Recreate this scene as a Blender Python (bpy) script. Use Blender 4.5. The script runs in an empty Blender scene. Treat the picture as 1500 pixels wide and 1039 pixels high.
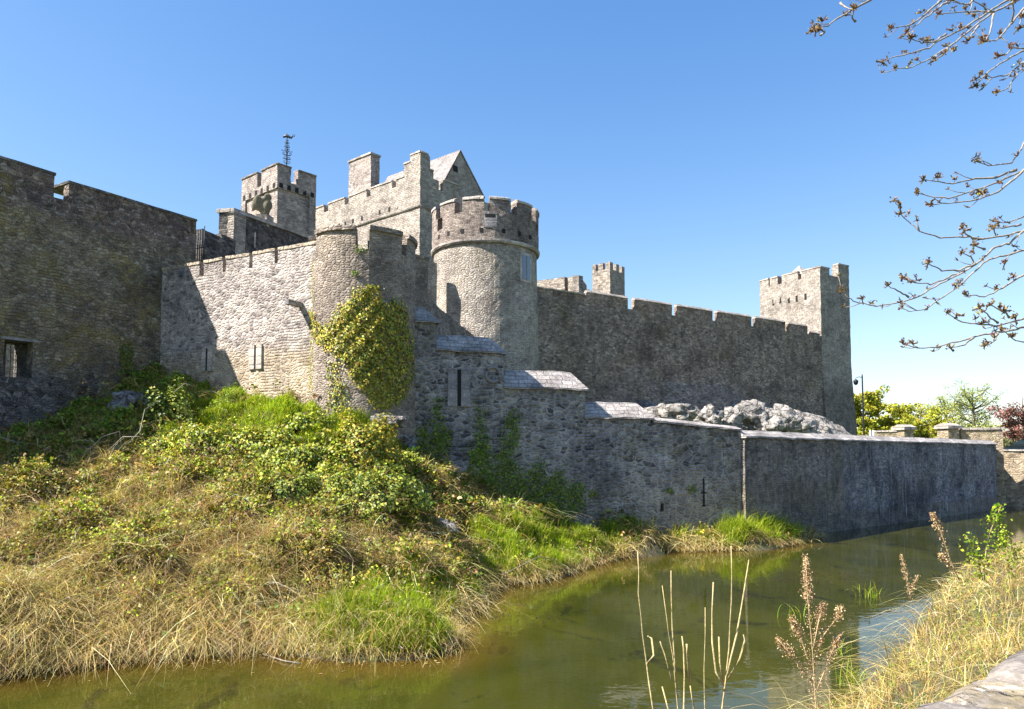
import bpy, bmesh, math, random
import numpy as np
from mathutils import Vector, noise as mnoise
random.seed(7); rng = np.random.default_rng(7)
S = bpy.context.scene
C = S.collection
R = math.radians

# ------------------------------------------------------------------ camera model
H = 4.0; F = 1100.0; PITCH = R(3.5); HOR = 668.0
CY = HOR - F*math.tan(PITCH)
cp, sp = math.cos(PITCH), math.sin(PITCH)
def ray(px, py):
    u = (px-750)/F; v = (CY-py)/F
    return Vector((u, cp - v*sp, sp + v*cp))
def P(px, py, d):
    r = ray(px, py); return Vector((0,0,H)) + r*(d/r.y)
def PZ(px, py, z=0.0):
    r = ray(px, py); return Vector((0,0,H)) + r*((z-H)/r.z)
def proj(x, y, z):
    zz = z-H
    w = y*cp + zz*sp; v = -y*sp + zz*cp
    return 750 + F*x/w, CY - F*v/w
cam = bpy.data.objects.new('camera', bpy.data.cameras.new('camera')); C.objects.link(cam)
cam.location = (0,0,H); cam.rotation_euler = (R(90)+PITCH, 0, 0)
cam.data.sensor_width = 36; cam.data.lens = F/1500*36
cam.data.shift_y = (CY-519.5)/1500
cam.data.clip_start = .05; cam.data.clip_end = 12000
S.camera = cam

# ------------------------------------------------------------------ light
SUN_EL = R(46.5); AZ = R(-109)
sd = Vector((math.sin(AZ)*math.cos(SUN_EL), math.cos(AZ)*math.cos(SUN_EL), math.sin(SUN_EL)))
sl = bpy.data.lights.new('sun', 'SUN'); sl.energy = 5.0; sl.angle = R(.53); sl.color = (1,.958,.9)
so = bpy.data.objects.new('sun', sl); C.objects.link(so)
so.rotation_euler = (-sd).to_track_quat('-Z', 'Y').to_euler(); so.location = (-40,-10,50)
w = bpy.data.worlds.new('World'); S.world = w; w.use_nodes = True
nt = w.node_tree; nt.nodes.clear()
sky = nt.nodes.new('ShaderNodeTexSky'); sky.sky_type = 'NISHITA'; sky.sun_disc = False
sky.sun_elevation = SUN_EL; sky.sun_rotation = AZ % (2*math.pi)
sky.air_density = 1.0; sky.dust_density = .35; sky.ozone_density = 2.0; sky.altitude = 0
bg = nt.nodes.new('ShaderNodeBackground'); bg.inputs['Strength'].default_value = .108
ow = nt.nodes.new('ShaderNodeOutputWorld')
hs = nt.nodes.new('ShaderNodeHueSaturation'); hs.inputs['Saturation'].default_value = 1.36; hs.inputs['Hue'].default_value = .509

vd = nt.nodes.new('ShaderNodeVectorMath'); vd.operation = 'MULTIPLY_ADD'; vd.inputs[1].default_value = (.12,.12,.12); vd.inputs[2].default_value = (1,1,1)
vq_ = nt.nodes.new('ShaderNodeVectorMath'); vq_.operation = 'DIVIDE'; vs2 = nt.nodes.new('ShaderNodeVectorMath'); vs2.operation = 'SCALE'; vs2.inputs['Scale'].default_value = 1.17
nt.links.new(sky.outputs[0], vd.inputs[0]); nt.links.new(sky.outputs[0], vq_.inputs[0]); nt.links.new(vd.outputs[0], vq_.inputs[1])
nt.links.new(vq_.outputs[0], vs2.inputs[0]); nt.links.new(vs2.outputs[0], hs.inputs['Color'])   # soft shoulder: keeps the horizon from clipping
nt.links.new(hs.outputs[0], bg.inputs[0]); nt.links.new(bg.outputs[0], ow.inputs[0])
S.view_settings.view_transform = 'Standard'; S.view_settings.look = 'None'
S.view_settings.gamma = 1; S.view_settings.use_curve_mapping = False
S.view_settings.exposure = 1.52
S.cycles.max_bounces = 6; S.cycles.diffuse_bounces = 3; S.cycles.transparent_max_bounces = 4
S.cycles.use_denoising = True

# ------------------------------------------------------------------ naming helpers
def tag(o, label=None, cat=None, group=None, kind=None):
    if label: o['label'] = label
    if cat: o['category'] = cat
    if group: o['group'] = group
    if kind: o['kind'] = kind
    return o
def thing(name, label, cat, loc=(0,0,0), group=None):
    o = bpy.data.objects.new(name, None); C.objects.link(o); o.location = loc
    o.empty_display_size = .3
    return tag(o, label, cat, group)
def link(name, me, m, parent=None, smooth=False):
    o = bpy.data.objects.new(name, me); C.objects.link(o)
    if m: me.materials.append(m)
    if parent:
        o.parent = parent
        if parent.parent is None: o.matrix_parent_inverse.identity()
        off = parent_world(parent)
        me.transform(__import__('mathutils').Matrix.Translation(-off))
    if smooth: me.polygons.foreach_set('use_smooth', [True]*len(me.polygons))
    return o
def parent_world(p):
    v = Vector((0,0,0))
    while p is not None:
        v = v + Vector(p.location); p = p.parent
    return v
def mesh_py(name, verts, faces, uvs=None):
    me = bpy.data.meshes.new(name); me.from_pydata([tuple(v) for v in verts], [], faces); me.update()
    if uvs is not None:
        l = me.uv_layers.new(name='UVMap')
        l.data.foreach_set('uv', np.asarray(uvs, dtype=np.float32).ravel())
    return me
def mesh_np(name, V, Fc, col=None):
    """V (n,3); Fc list of (m,k) int arrays; col (n,3) per vertex."""
    me = bpy.data.meshes.new(name)
    me.vertices.add(len(V)); me.vertices.foreach_set('co', V.astype(np.float32).ravel())
    loops = np.concatenate([f.ravel() for f in Fc]); sizes = np.concatenate([np.full(len(f), f.shape[1]) for f in Fc])
    me.loops.add(len(loops)); me.loops.foreach_set('vertex_index', loops.astype(np.int32))
    starts = np.concatenate([[0], np.cumsum(sizes)[:-1]])
    me.polygons.add(len(sizes)); me.polygons.foreach_set('loop_start', starts.astype(np.int32))
    me.polygons.foreach_set('loop_total', sizes.astype(np.int32))
    me.update(calc_edges=True)
    if col is not None:
        a = me.color_attributes.new('Col', 'FLOAT_COLOR', 'POINT')
        c4 = np.ones((len(V),4), np.float32); c4[:,:3] = col
        a.data.foreach_set('color', c4.ravel())
    return me

# ------------------------------------------------------------------ materials
class N:
    def __init__(s, name):
        s.m = bpy.data.materials.new(name); s.m.use_nodes = True
        s.t = s.m.node_tree; s.t.nodes.clear()
        s.out = s.t.nodes.new('ShaderNodeOutputMaterial')
        s.b = s.n('ShaderNodeBsdfPrincipled'); s.l(s.b.outputs[0], s.out.inputs[0])
    def n(s, ty, **k):
        x = s.t.nodes.new(ty)
        for a, v in k.items(): setattr(x, a, v)
        return x
    def l(s, a, b): s.t.links.new(a, b)
    def val(s, inp, v):
        if hasattr(v, 'is_output') or isinstance(v, bpy.types.NodeSocket): s.l(v, inp)
        elif isinstance(v, tuple) and len(v) == 3 and inp.type == 'RGBA': inp.default_value = (*v, 1)
        else: inp.default_value = v
    def math(s, op, a, b=0.0, clamp=False):
        x = s.n('ShaderNodeMath', operation=op, use_clamp=clamp); s.val(x.inputs[0], a); s.val(x.inputs[1], b); return x.outputs[0]
    def mix(s, f, a, b, mode='MIX'):
        x = s.n('ShaderNodeMix', data_type='RGBA', blend_type=mode)
        s.val(x.inputs[0], f); s.val(x.inputs[6], a); s.val(x.inputs[7], b); return x.outputs[2]
    def mr(s, v, a, b, c=0.0, d=1.0, smooth=True):
        x = s.n('ShaderNodeMapRange', interpolation_type='SMOOTHSTEP' if smooth else 'LINEAR')
        s.val(x.inputs[0], v); x.inputs[1].default_value = a; x.inputs[2].default_value = b
        x.inputs[3].default_value = c; x.inputs[4].default_value = d; return x.outputs[0]
    def vmath(s, op, a, b):
        x = s.n('ShaderNodeVectorMath', operation=op); s.val(x.inputs[0], a); s.val(x.inputs[1], b); return x.outputs[0]
    def noise(s, vec, scale, detail=3, rough=.55, dist=0.0, color=False):
        x = s.n('ShaderNodeTexNoise'); s.l(vec, x.inputs['Vector']); x.inputs['Scale'].default_value = scale
        x.inputs['Detail'].default_value = detail; x.inputs['Roughness'].default_value = rough; x.inputs['Distortion'].default_value = dist
        return x.outputs['Color' if color else 'Fac']
    def ramp(s, f, stops):
        x = s.n('ShaderNodeValToRGB'); e = x.color_ramp.elements
        while len(e) < len(stops): e.new(.5)
        for q, (p, c) in zip(e, stops): q.position = p; q.color = (*c, 1)
        s.l(f, x.inputs[0]); return x.outputs[0]
    def bump(s, h, dist, strength=1.0):
        x = s.n('ShaderNodeBump'); x.inputs['Strength'].default_value = strength; x.inputs['Distance'].default_value = dist
        s.l(h, x.inputs['Height']); s.l(x.outputs[0], s.b.inputs['Normal'])

SCL = .66
def stone(name, tones, mortar, sx=.42, sz=.19, joint=.09, warp=.35, stain=(.05,.045,.045), stain_amt=.5, streak=.0,
          streak_col=(.6,.6,.62), lichen=.25, lichen_col=(.62,.6,.55), moss=0., moss_col=(.16,.14,.03), bands=(), seed=0., bumpd=.05,
          mortar_amt=.8, tint=(1.06,.99,.955), course=True):
    m = N(name)
    uv = m.n('ShaderNodeUVMap').outputs[0]
    uv = m.vmath('ADD', uv, (seed*7.3, seed*3.1, seed))
    sepz = m.n('ShaderNodeSeparateXYZ'); uv0 = m.n('ShaderNodeUVMap').outputs[0]; m.l(uv0, sepz.inputs[0])
    wz = m.noise(uv, 1.3, 2, color=True)
    wz = m.vmath('SCALE', m.vmath('SUBTRACT', wz, (.5,.5,.5)), (0,0,0)); m.t.nodes[-1]
    sc = wz.node; sc.inputs['Scale'].default_value = warp*.9
    wf = m.noise(uv, 6, 2, color=True)
    wf = m.vmath('SCALE', m.vmath('SUBTRACT', wf, (.5,.5,.5)), (0,0,0)); wf.node.inputs['Scale'].default_value = warp*.22
    p = m.vmath('ADD', m.vmath('ADD', uv, wz), wf)
    sxx, szz = sx*SCL, sz*SCL
    if course:
        p0_ = p
        p = m.vmath('ADD', m.vmath('ADD', uv, m.vmath('MULTIPLY', wz, (1,.4,1))), wf)
        sp_ = m.n('ShaderNodeSeparateXYZ'); m.l(p, sp_.inputs[0])
        vv = m.math('MULTIPLY', sp_.outputs[1], 1/szz); row = m.math('FLOOR', vv); fr = m.math('FRACT', vv)
        wn = m.n('ShaderNodeTexWhiteNoise', noise_dimensions='1D'); m.l(row, wn.inputs['W'])
        rs_ = m.math('ADD', m.math('MULTIPLY', wn.outputs['Value'], .8), .62)
        wv_ = m.math('ADD', m.math('MULTIPLY', m.math('MULTIPLY', sp_.outputs[0], 1/sxx), rs_), m.math('MULTIPLY', row, 37.17))
        def vor1(feature, out):
            x = m.n('ShaderNodeTexVoronoi', voronoi_dimensions='1D', feature=feature); m.l(wv_, x.inputs['W']); x.inputs['Scale'].default_value = 1
            x.inputs['Randomness'].default_value = .9; return x.outputs[out]
        cell = vor1('F1', 'Color'); ev = m.math('MULTIPLY', vor1('DISTANCE_TO_EDGE', 'Distance'), sxx/szz)
        eh = m.math('MINIMUM', fr, m.math('SUBTRACT', 1., fr))
        edge = m.math('MINIMUM', ev, eh)
        if course == 'mix':
            pv = m.vmath('MULTIPLY', p0_, (1/(sxx*.9), 1/(szz*1.05), 0))
            def vor(feature, out):
                x = m.n('ShaderNodeTexVoronoi', voronoi_dimensions='2D', feature=feature); m.l(pv, x.inputs['Vector'])
                x.inputs['Scale'].default_value = 1; x.inputs['Randomness'].default_value = .95; return x.outputs[out]
            sel = m.mr(m.noise(uv, .75, 2, .5), .40, .44)
            cell = m.mix(sel, cell, vor('F1', 'Color')); ex = vor('DISTANCE_TO_EDGE', 'Distance')
            edge = m.math('ADD', m.math('MULTIPLY', edge, m.math('SUBTRACT', 1., sel)), m.math('MULTIPLY', ex, sel))
        edge = m.math('MAXIMUM', m.math('ADD', edge, m.math('MULTIPLY', m.math('SUBTRACT', m.noise(uv, 16, 3, .6), .5), .22)), 0.)
    else:
        pv = m.vmath('MULTIPLY', p, (1/sxx, 1/szz, 0))
        def vor(feature, out):
            x = m.n('ShaderNodeTexVoronoi', voronoi_dimensions='2D', feature=feature); m.l(pv, x.inputs['Vector'])
            x.inputs['Scale'].default_value = 1; x.inputs['Randomness'].default_value = .8; return x.outputs[out]
        cell = vor('F1', 'Color'); edge = vor('DISTANCE_TO_EDGE', 'Distance')
        edge = m.math('MAXIMUM', m.math('ADD', edge, m.math('MULTIPLY', m.math('SUBTRACT', m.noise(uv, 16, 3, .6), .5), .16)), 0.)
    sepc = m.n('ShaderNodeSeparateXYZ'); m.l(cell, sepc.inputs[0])
    k = len(tones)
    col = m.ramp(sepc.outputs[0], [(.08+.84*i/(k-1), t) for i, t in enumerate(tones)])
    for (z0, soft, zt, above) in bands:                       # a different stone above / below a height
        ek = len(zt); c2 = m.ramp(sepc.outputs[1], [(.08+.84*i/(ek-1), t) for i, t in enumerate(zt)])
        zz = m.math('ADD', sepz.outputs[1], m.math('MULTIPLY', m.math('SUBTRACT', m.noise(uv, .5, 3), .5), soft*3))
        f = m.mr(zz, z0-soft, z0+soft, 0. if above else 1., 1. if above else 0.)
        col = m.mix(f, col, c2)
    gr = m.noise(uv, 15, 5, .75)
    col = m.mix(.9, col, m.ramp(gr, [(.28,(.34,.34,.35)),(.5,(.95,.95,.95)),(.72,(1.65,1.63,1.6))]), 'MULTIPLY')
    med = m.noise(uv, 3.4, 5, .7)
    col = m.mix(.8, col, m.ramp(med, [(.3,(.6,.6,.62)),(.5,(1,1,1)),(.72,(1.35,1.33,1.3))]), 'MULTIPLY')
    ef = m.mr(edge, joint*.35, joint, 1., 0.)
    mo = m.math('MULTIPLY', ef, m.mr(m.noise(uv, 1.7, 3), .35, .62, .35*mortar_amt, mortar_amt))
    col = m.mix(mo, col, mortar)
    big = m.noise(uv, .35, 5, .62, .6)
    col = m.mix(m.mr(big, .45, .68, 0, stain_amt), col, stain)
    vs = m.vmath('MULTIPLY', uv, (1.6,.16,1)); st = m.noise(vs, 1.6, 4, .65)
    col = m.mix(m.mr(st, .5, .72, 0, stain_amt*.7), col, stain)
    if streak:
        v2 = m.vmath('MULTIPLY', uv, (3.2,.3,1)); s2 = m.noise(v2, 1.5, 5, .75)
        s3 = m.math('MULTIPLY', m.mr(s2, .52, .74), m.mr(m.noise(uv, .7, 3), .38, .6))
        col = m.mix(m.math('MULTIPLY', s3, streak), col, streak_col)
    if moss:
        mm = m.math('MULTIPLY', m.mr(m.noise(uv, .45, 4, .6, .3), .46, .66), m.mr(m.noise(uv, 3.1, 4, .7), .36, .6))
        col = m.mix(m.math('MULTIPLY', mm, moss), col, moss_col)
    if lichen:
        ll = m.math('MULTIPLY', m.mr(m.noise(uv, 4.6, 5, .7), .56, .68), m.mr(m.noise(uv, .8, 2), .35, .65))
        col = m.mix(m.math('MULTIPLY', ll, lichen), col, lichen_col)
    big2 = m.noise(uv, .9, 4, .65, .4); col = m.mix(.75, col, m.ramp(big2, [(.3,(.62,.6,.6)),(.5,(1,1,1)),(.7,(1.35,1.34,1.3))]), 'MULTIPLY')
    if tint: col = m.mix(1., col, tint, 'MULTIPLY')
    m.l(col, m.b.inputs['Base Color']); m.b.inputs['Roughness'].default_value = .95
    m.b.inputs['Specular IOR Level'].default_value = .15
    hgt = m.math('ADD', m.mr(edge, 0, joint*2.2), m.math('ADD', m.math('MULTIPLY', gr, .8), m.math('MULTIPLY', sepc.outputs[2], .5)))
    m.bump(hgt, bumpd)
    return m.m
def plain(name, col, rough=.6, metal=0., nz=0., ns=8.):
    m = N(name)
    if nz:
        tc = m.n('ShaderNodeTexCoord').outputs['Object']
        f = m.noise(tc, ns, 5, .65)
        c = m.mix(1., col, m.ramp(f, [(.28,(1-nz,)*3),(.5,(1,1,1)),(.74,(1+nz,)*3)]), 'MULTIPLY'); m.l(c, m.b.inputs['Base Color'])
        m.bump(f, .02, .6)
    else: m.b.inputs['Base Color'].default_value = (*col, 1)
    m.b.inputs['Roughness'].default_value = rough; m.b.inputs['Metallic'].default_value = metal
    return m.m
def leafmat(name, trans=.35, rough=.5, spec=.3):
    m = N(name)
    a = m.n('ShaderNodeAttribute', attribute_name='Col').outputs['Color']
    m.l(a, m.b.inputs['Base Color']); m.b.inputs['Roughness'].default_value = rough
    m.b.inputs['Specular IOR Level'].default_value = spec
    t = m.n('ShaderNodeBsdfTranslucent'); m.l(m.mix(.6, a, (1.0,1.0,.35), 'MULTIPLY'), t.inputs[0])
    x = m.n('ShaderNodeMixShader'); x.inputs[0].default_value = trans
    m.l(m.b.outputs[0], x.inputs[1]); m.l(t.outputs[0], x.inputs[2]); m.l(x.outputs[0], m.out.inputs[0])
    return m.m

M = {}
beige = [(.20,.175,.145),(.33,.30,.255),(.42,.385,.33),(.30,.275,.25),(.48,.44,.375)]
brown = [(.085,.068,.06),(.145,.115,.1),(.2,.165,.14),(.12,.105,.1),(.27,.235,.21)]
grey  = [(.12,.12,.125),(.22,.215,.21),(.30,.29,.28),(.17,.165,.165),(.36,.35,.335)]
dark  = [(.05,.05,.055),(.11,.105,.105),(.17,.16,.15),(.08,.08,.085),(.22,.21,.20)]
blue  = [(.09,.09,.10),(.19,.19,.20),(.26,.255,.255),(.13,.13,.14),(.34,.335,.33)]
warm  = [(.26,.21,.14),(.36,.30,.21),(.44,.37,.26),(.33,.28,.21),(.50,.43,.31)]
olive = [(.14,.122,.085),(.2,.175,.12),(.25,.22,.15),(.165,.148,.115),(.3,.268,.2)]
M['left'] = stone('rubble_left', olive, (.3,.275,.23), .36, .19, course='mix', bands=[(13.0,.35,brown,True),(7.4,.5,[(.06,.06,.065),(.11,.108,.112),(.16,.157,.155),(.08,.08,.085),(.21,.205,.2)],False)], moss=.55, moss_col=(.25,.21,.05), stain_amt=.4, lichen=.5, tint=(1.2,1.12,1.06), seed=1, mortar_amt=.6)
M['mid'] = stone('rubble_mid', [(.17,.158,.15),(.34,.31,.285),(.44,.41,.375),(.28,.262,.248),(.52,.485,.44)], (.4,.37,.335), .40, .17, course='mix', warp=.35, stain_amt=.3, lichen=.3, seed=2, bands=[(8.2,.5,warm,False)], bumpd=.022, joint=.16)
M['t1'] = stone('roughcast_tower', [(.25,.225,.2),(.34,.31,.275),(.4,.37,.33),(.3,.275,.245),(.45,.415,.375)], (.38,.35,.315), .28, .13, bumpd=.03, tint=(.88,.79,.72), stain_amt=.25, lichen=.35, moss=.15, seed=3, joint=.14, bands=[(12.6,.4,brown+[(.33,.3,.26)],True)], mortar_amt=.6, course=False)
M['t2'] = stone('limewashed_tower', [(.34,.315,.265),(.43,.40,.345),(.50,.465,.40),(.38,.355,.32),(.54,.505,.44)], (.47,.44,.385), .33, .15, stain_amt=.38, lichen=.35, moss=.2, moss_col=(.3,.25,.12), seed=4, joint=.13, mortar_amt=.6, course=False)
M['t2top'] = stone('coursed_drum', [(.19,.155,.135),(.29,.25,.22),(.36,.32,.28),(.23,.2,.18),(.40,.36,.315)], (.33,.30,.265), .34, .13, warp=.18, stain_amt=.4, lichen=.35, seed=5)
M['keep'] = stone('keep_masonry', [(.30,.275,.24),(.38,.355,.31),(.44,.41,.36),(.34,.315,.28),(.48,.445,.39)], (.42,.395,.35), .5, .2, stain_amt=.28, lichen=.3, moss=.12, moss_col=(.3,.22,.12), seed=6, joint=.1, mortar_amt=.6, warp=.25)
M['eagle'] = stone('gate_tower_masonry', [(.27,.24,.22),(.37,.335,.31),(.43,.395,.365),(.32,.285,.265),(.47,.435,.4)], (.4,.37,.34), .45, .18, stain_amt=.35, lichen=.3, seed=7, moss=.12, moss_col=(.24,.13,.1), mortar_amt=.6)
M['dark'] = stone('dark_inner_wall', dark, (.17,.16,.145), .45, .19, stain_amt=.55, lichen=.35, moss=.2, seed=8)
M['A'] = stone('river_wall_masonry', [(.075,.075,.082),(.23,.222,.215),(.31,.297,.28),(.17,.165,.165),(.38,.36,.335)], (.34,.325,.3), .54, .22, course='mix', stain=(.04,.041,.046), stain_amt=.5, streak=.4, lichen=.5, moss=.3, seed=9, joint=.2, bands=[(3.0,.7,[(.19,.168,.13),(.28,.25,.2),(.35,.31,.24),(.235,.21,.17)],False)], bumpd=.06, tint=(1.16,1.12,1.13))
M['B'] = stone('quay_wall_masonry', [(.11,.11,.125),(.19,.188,.2),(.26,.255,.265),(.15,.148,.16),(.34,.333,.335)], (.26,.255,.26), .36, .13, warp=.22, stain=(.03,.031,.04), stain_amt=.75, streak=.95, streak_col=(.55,.55,.58), lichen=.4, moss=.2, seed=10, course='mix', bands=[(.95,.2,[(.15,.128,.105),(.22,.19,.155),(.27,.238,.195)],False)], tint=(1.42,1.37,1.36))
M['B1'] = stone('quay_wall_near_masonry', [(.15,.142,.14),(.25,.237,.222),(.33,.31,.285),(.19,.182,.175),(.41,.385,.355)], (.32,.3,.275), .38, .14, warp=.25, stain=(.045,.044,.05), stain_amt=.6, streak=.6, streak_col=(.5,.5,.5), lichen=.45, moss=.3, seed=22, course='mix', bands=[(2.6,.5,[(.2,.175,.14),(.28,.25,.2),(.35,.31,.25)],False)])
M['D'] = stone('long_curtain_masonry', [(.13,.115,.105),(.22,.197,.178),(.29,.262,.238),(.17,.155,.142),(.39,.36,.33)], (.26,.24,.215), .5, .2, stain=(.07,.06,.054), stain_amt=.6, streak=.2, streak_col=(.4,.38,.36), lichen=.5, moss=.25, seed=11, course='mix', tint=(1.22,1.08,.96), bands=[(16.9,.25,[(.19,.145,.125),(.27,.225,.2),(.4,.36,.325),(.22,.18,.16)],True)])
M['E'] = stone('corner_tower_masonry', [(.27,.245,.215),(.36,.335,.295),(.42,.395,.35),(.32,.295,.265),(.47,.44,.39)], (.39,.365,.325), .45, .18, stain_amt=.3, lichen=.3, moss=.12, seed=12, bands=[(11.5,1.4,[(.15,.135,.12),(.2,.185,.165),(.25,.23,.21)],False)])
M['far'] = stone('back_wall_masonry', beige, (.4,.37,.33), .6, .25, stain_amt=.25, seed=13)
M['cope'] = stone('coping_slabs', [(.36,.335,.30),(.44,.415,.38),(.5,.475,.43),(.4,.37,.34)], (.3,.28,.25), 1.0, .5, stain_amt=.45, lichen=.6, lichen_col=(.68,.66,.62), moss=.25, seed=14, bumpd=.03)
M['cap'] = stone('saddle_stones', [(.30,.29,.28),(.39,.375,.36),(.47,.45,.43),(.34,.33,.315)], (.33,.32,.305), .62, .36, joint=.05, stain=(.1,.1,.105), stain_amt=.5, lichen=.85, lichen_col=(.72,.7,.67), seed=15, bumpd=.05)
M['frame'] = stone('dressed_stone', [(.34,.32,.285),(.42,.395,.35),(.47,.44,.39)], (.3,.28,.25), .9, .5, stain_amt=.25, lichen=.25, seed=16, bumpd=.015)
M['frameb'] = stone('weathered_dressed_stone', [(.2,.2,.21),(.27,.265,.27),(.32,.315,.31)], (.2,.2,.2), .9, .5, stain_amt=.35, lichen=.3, seed=17, bumpd=.015)
def rockmat(name, pale, mid_, dark_):
    m=N(name); g=m.n('ShaderNodeNewGeometry').outputs['Position']
    n1=m.noise(g,.9,8,.68,.8); n2=m.noise(g,7,6,.72); 
    x=m.n('ShaderNodeTexVoronoi',feature='DISTANCE_TO_EDGE'); m.l(m.vmath('MULTIPLY',m.vmath('ADD',g,m.noise(g,1.7,4,color=True)),(1,1,1.7)),x.inputs['Vector']); x.inputs['Scale'].default_value=.9
    c=m.ramp(n1,[(.3,dark_),(.45,mid_),(.62,pale)]); c=m.mix(.8,c,m.ramp(n2,[(.28,(.5,.48,.46)),(.5,(1,1,1)),(.72,(1.3,1.3,1.3))]),'MULTIPLY')
    c=m.mix(m.mr(x.outputs['Distance'],.0,.05,.75,0.),c,(.07,.06,.05)); m.l(c,m.b.inputs['Base Color']); m.b.inputs['Roughness'].default_value=.95; m.b.inputs['Specular IOR Level'].default_value=.15
    m.bump(m.math('ADD',m.math('MULTIPLY',n1,1.5),m.math('ADD',m.math('MULTIPLY',n2,.5),m.mr(x.outputs['Distance'],0,.12))),.16); return m.m
M['rock'] = rockmat('limestone',(.37,.34,.305),(.285,.26,.235),(.15,.137,.12))
M['crag'] = rockmat('grey_crag',(.34,.325,.31),(.22,.21,.2),(.11,.105,.1))
M['bridge'] = stone('bridge_masonry', warm, (.42,.38,.3), .5, .22, course='mix', stain_amt=.25, lichen=.3, moss=.3, moss_col=(.15,.17,.04), seed=19)
M['para'] = stone('parapet_stone', [(.16,.15,.135),(.22,.205,.185),(.27,.25,.225)], (.2,.19,.18), 1.6, 1.2, joint=.03, warp=.5, stain_amt=.45, course=False, lichen=.95, lichen_col=(.72,.71,.69), moss=.35, moss_col=(.3,.24,.08), seed=20, bumpd=.02)
M['slate'] = stone('slate_roof', [(.22,.21,.205),(.28,.265,.26),(.33,.315,.305),(.25,.24,.235)], (.16,.15,.15), .3, .2, warp=.05, stain_amt=.25, lichen=.3, seed=21, bumpd=.02)
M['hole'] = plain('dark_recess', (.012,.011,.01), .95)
M['iron'] = plain('iron', (.02,.022,.028), .55, .6)
M['vane'] = plain('painted_vane', (.05,.06,.09), .5, .4)
M['statue'] = plain('eagle_stone', (.13,.112,.07), .9, 0, .35, 5)
M['glass'] = plain('leaded_glass', (.16,.2,.26), .25)
M['bark'] = plain('twig_bark', (.25,.215,.17), .85, 0, .45, 25)
M['bark2'] = plain('far_bark', (.13,.115,.07), .9, 0, .3, 4)
M['leaf'] = leafmat('leaf_blades'); M['grass'] = leafmat('grass_blades', .4, .55, .25); M['straw'] = leafmat('straw_blades', .25, .7, .2)
M['ivy'] = leafmat('ivy_leaves', .25, .5, .35)

# ------------------------------------------------------------------ builders
def breaks(a, b, step, extra=()):
    ex = sorted({round(a,4), round(b,4), *[round(e,4) for e in extra if a+.01 < e < b-.01]})
    out = []
    for p, q in zip(ex[:-1], ex[1:]):
        k = max(1, round((q-p)/step)); out += [p+(q-p)*i/k for i in range(k)]
    return out + [ex[-1]]
def jit(v, amp, key=0.):
    n1 = mnoise.noise_vector(Vector(v)*.9 + Vector((key,0,0))); n2 = mnoise.noise_vector(Vector(v)*4.3 + Vector((0,key,9)))
    return Vector(v) + n1*amp*1.0 + n2*amp*.9
def shell(name, sb, zb, occ, mapf, m, parent, thick, closed=False, amp=.03, back=True):
    n, k = len(sb)-1, len(zb)-1
    vid = {}; V = []; Fs = []; U = []
    def vx(i, j, b):
        ii = i % n if closed else i
        if (ii, j, b) not in vid:
            vid[(ii,j,b)] = len(V); V.append(jit(mapf(sb[ii], zb[j], b), amp))
        return vid[(ii,j,b)]
    def o(i, j):
        if closed: i %= n
        return 0 <= i < n and 0 <= j < k and occ[i][j]
    def q(a, uv): Fs.append(tuple(vx(*x) for x in a)); U.extend(uv)
    for i in range(n):
        for j in range(k):
            if not occ[i][j]: continue
            s0, s1, z0, z1 = sb[i], sb[i+1], zb[j], zb[j+1]
            q([(i,j,0),(i+1,j,0),(i+1,j+1,0),(i,j+1,0)], [(s0,z0),(s1,z0),(s1,z1),(s0,z1)])
            if back: q([(i+1,j,1),(i,j,1),(i,j+1,1),(i+1,j+1,1)], [(s1+50,z0),(s0+50,z0),(s0+50,z1),(s1+50,z1)])
            if not o(i-1,j): q([(i,j,1),(i,j,0),(i,j+1,0),(i,j+1,1)], [(s0-thick,z0),(s0,z0),(s0,z1),(s0-thick,z1)])
            if not o(i+1,j): q([(i+1,j,0),(i+1,j,1),(i+1,j+1,1),(i+1,j+1,0)], [(s1,z0),(s1+thick,z0),(s1+thick,z1),(s1,z1)])
            if not o(i,j+1): q([(i,j+1,0),(i+1,j+1,0),(i+1,j+1,1),(i,j+1,1)], [(s0,z1),(s1,z1),(s1,z1+thick),(s0,z1+thick)])
            if not o(i,j-1): q([(i+1,j,0),(i,j,0),(i,j,1),(i+1,j,1)], [(s1,z0),(s0,z0),(s0,z0-thick),(s1,z0-thick)])
    return link(name, mesh_py(name, V, Fs, U), m, parent)
def sweep(name, path, profile, m, parent, amp=.015, caps=True):
    """path: list of (point xyz, outward 2D normal); profile: closed loop of (out, z), counter-clockwise seen with the path coming at you."""
    V = []; Fs = []; U = []; k = len(profile); s = 0; S_ = []
    per = [0]
    for a, b in zip(profile, profile[1:]+profile[:1]): per.append(per[-1]+math.dist(a,b))
    for i, (p, n) in enumerate(path):
        if i: s += (Vector(p)-Vector(path[i-1][0])).length
        S_.append(s)
        for (o, z) in profile: V.append(jit(Vector((p[0]+n[0]*o, p[1]+n[1]*o, p[2]+z)), amp))
    for i in range(len(path)-1):
        for j in range(k):
            a, b = i*k+j, i*k+(j+1)%k; c, d = b+k, a+k
            Fs.append((a,d,c,b)); U += [(S_[i],per[j]),(S_[i+1],per[j]),(S_[i+1],per[j+1]),(S_[i],per[j+1])]
    if caps:
        Fs.append(tuple(range(k))); U += [(o,z) for o,z in profile]
        e = (len(path)-1)*k; Fs.append(tuple(range(e+k-1,e-1,-1))); U += [(o,z) for o,z in profile[::-1]]
    me = mesh_py(name, V, Fs, U)
    bm = bmesh.new(); bm.from_mesh(me); bmesh.ops.recalc_face_normals(bm, faces=bm.faces); bm.to_mesh(me); bm.free()
    return link(name, me, m, parent)
def rect(o0, o1, z0, z1): return [(o0,z0),(o1,z0),(o1,z1),(o0,z1)]

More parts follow.
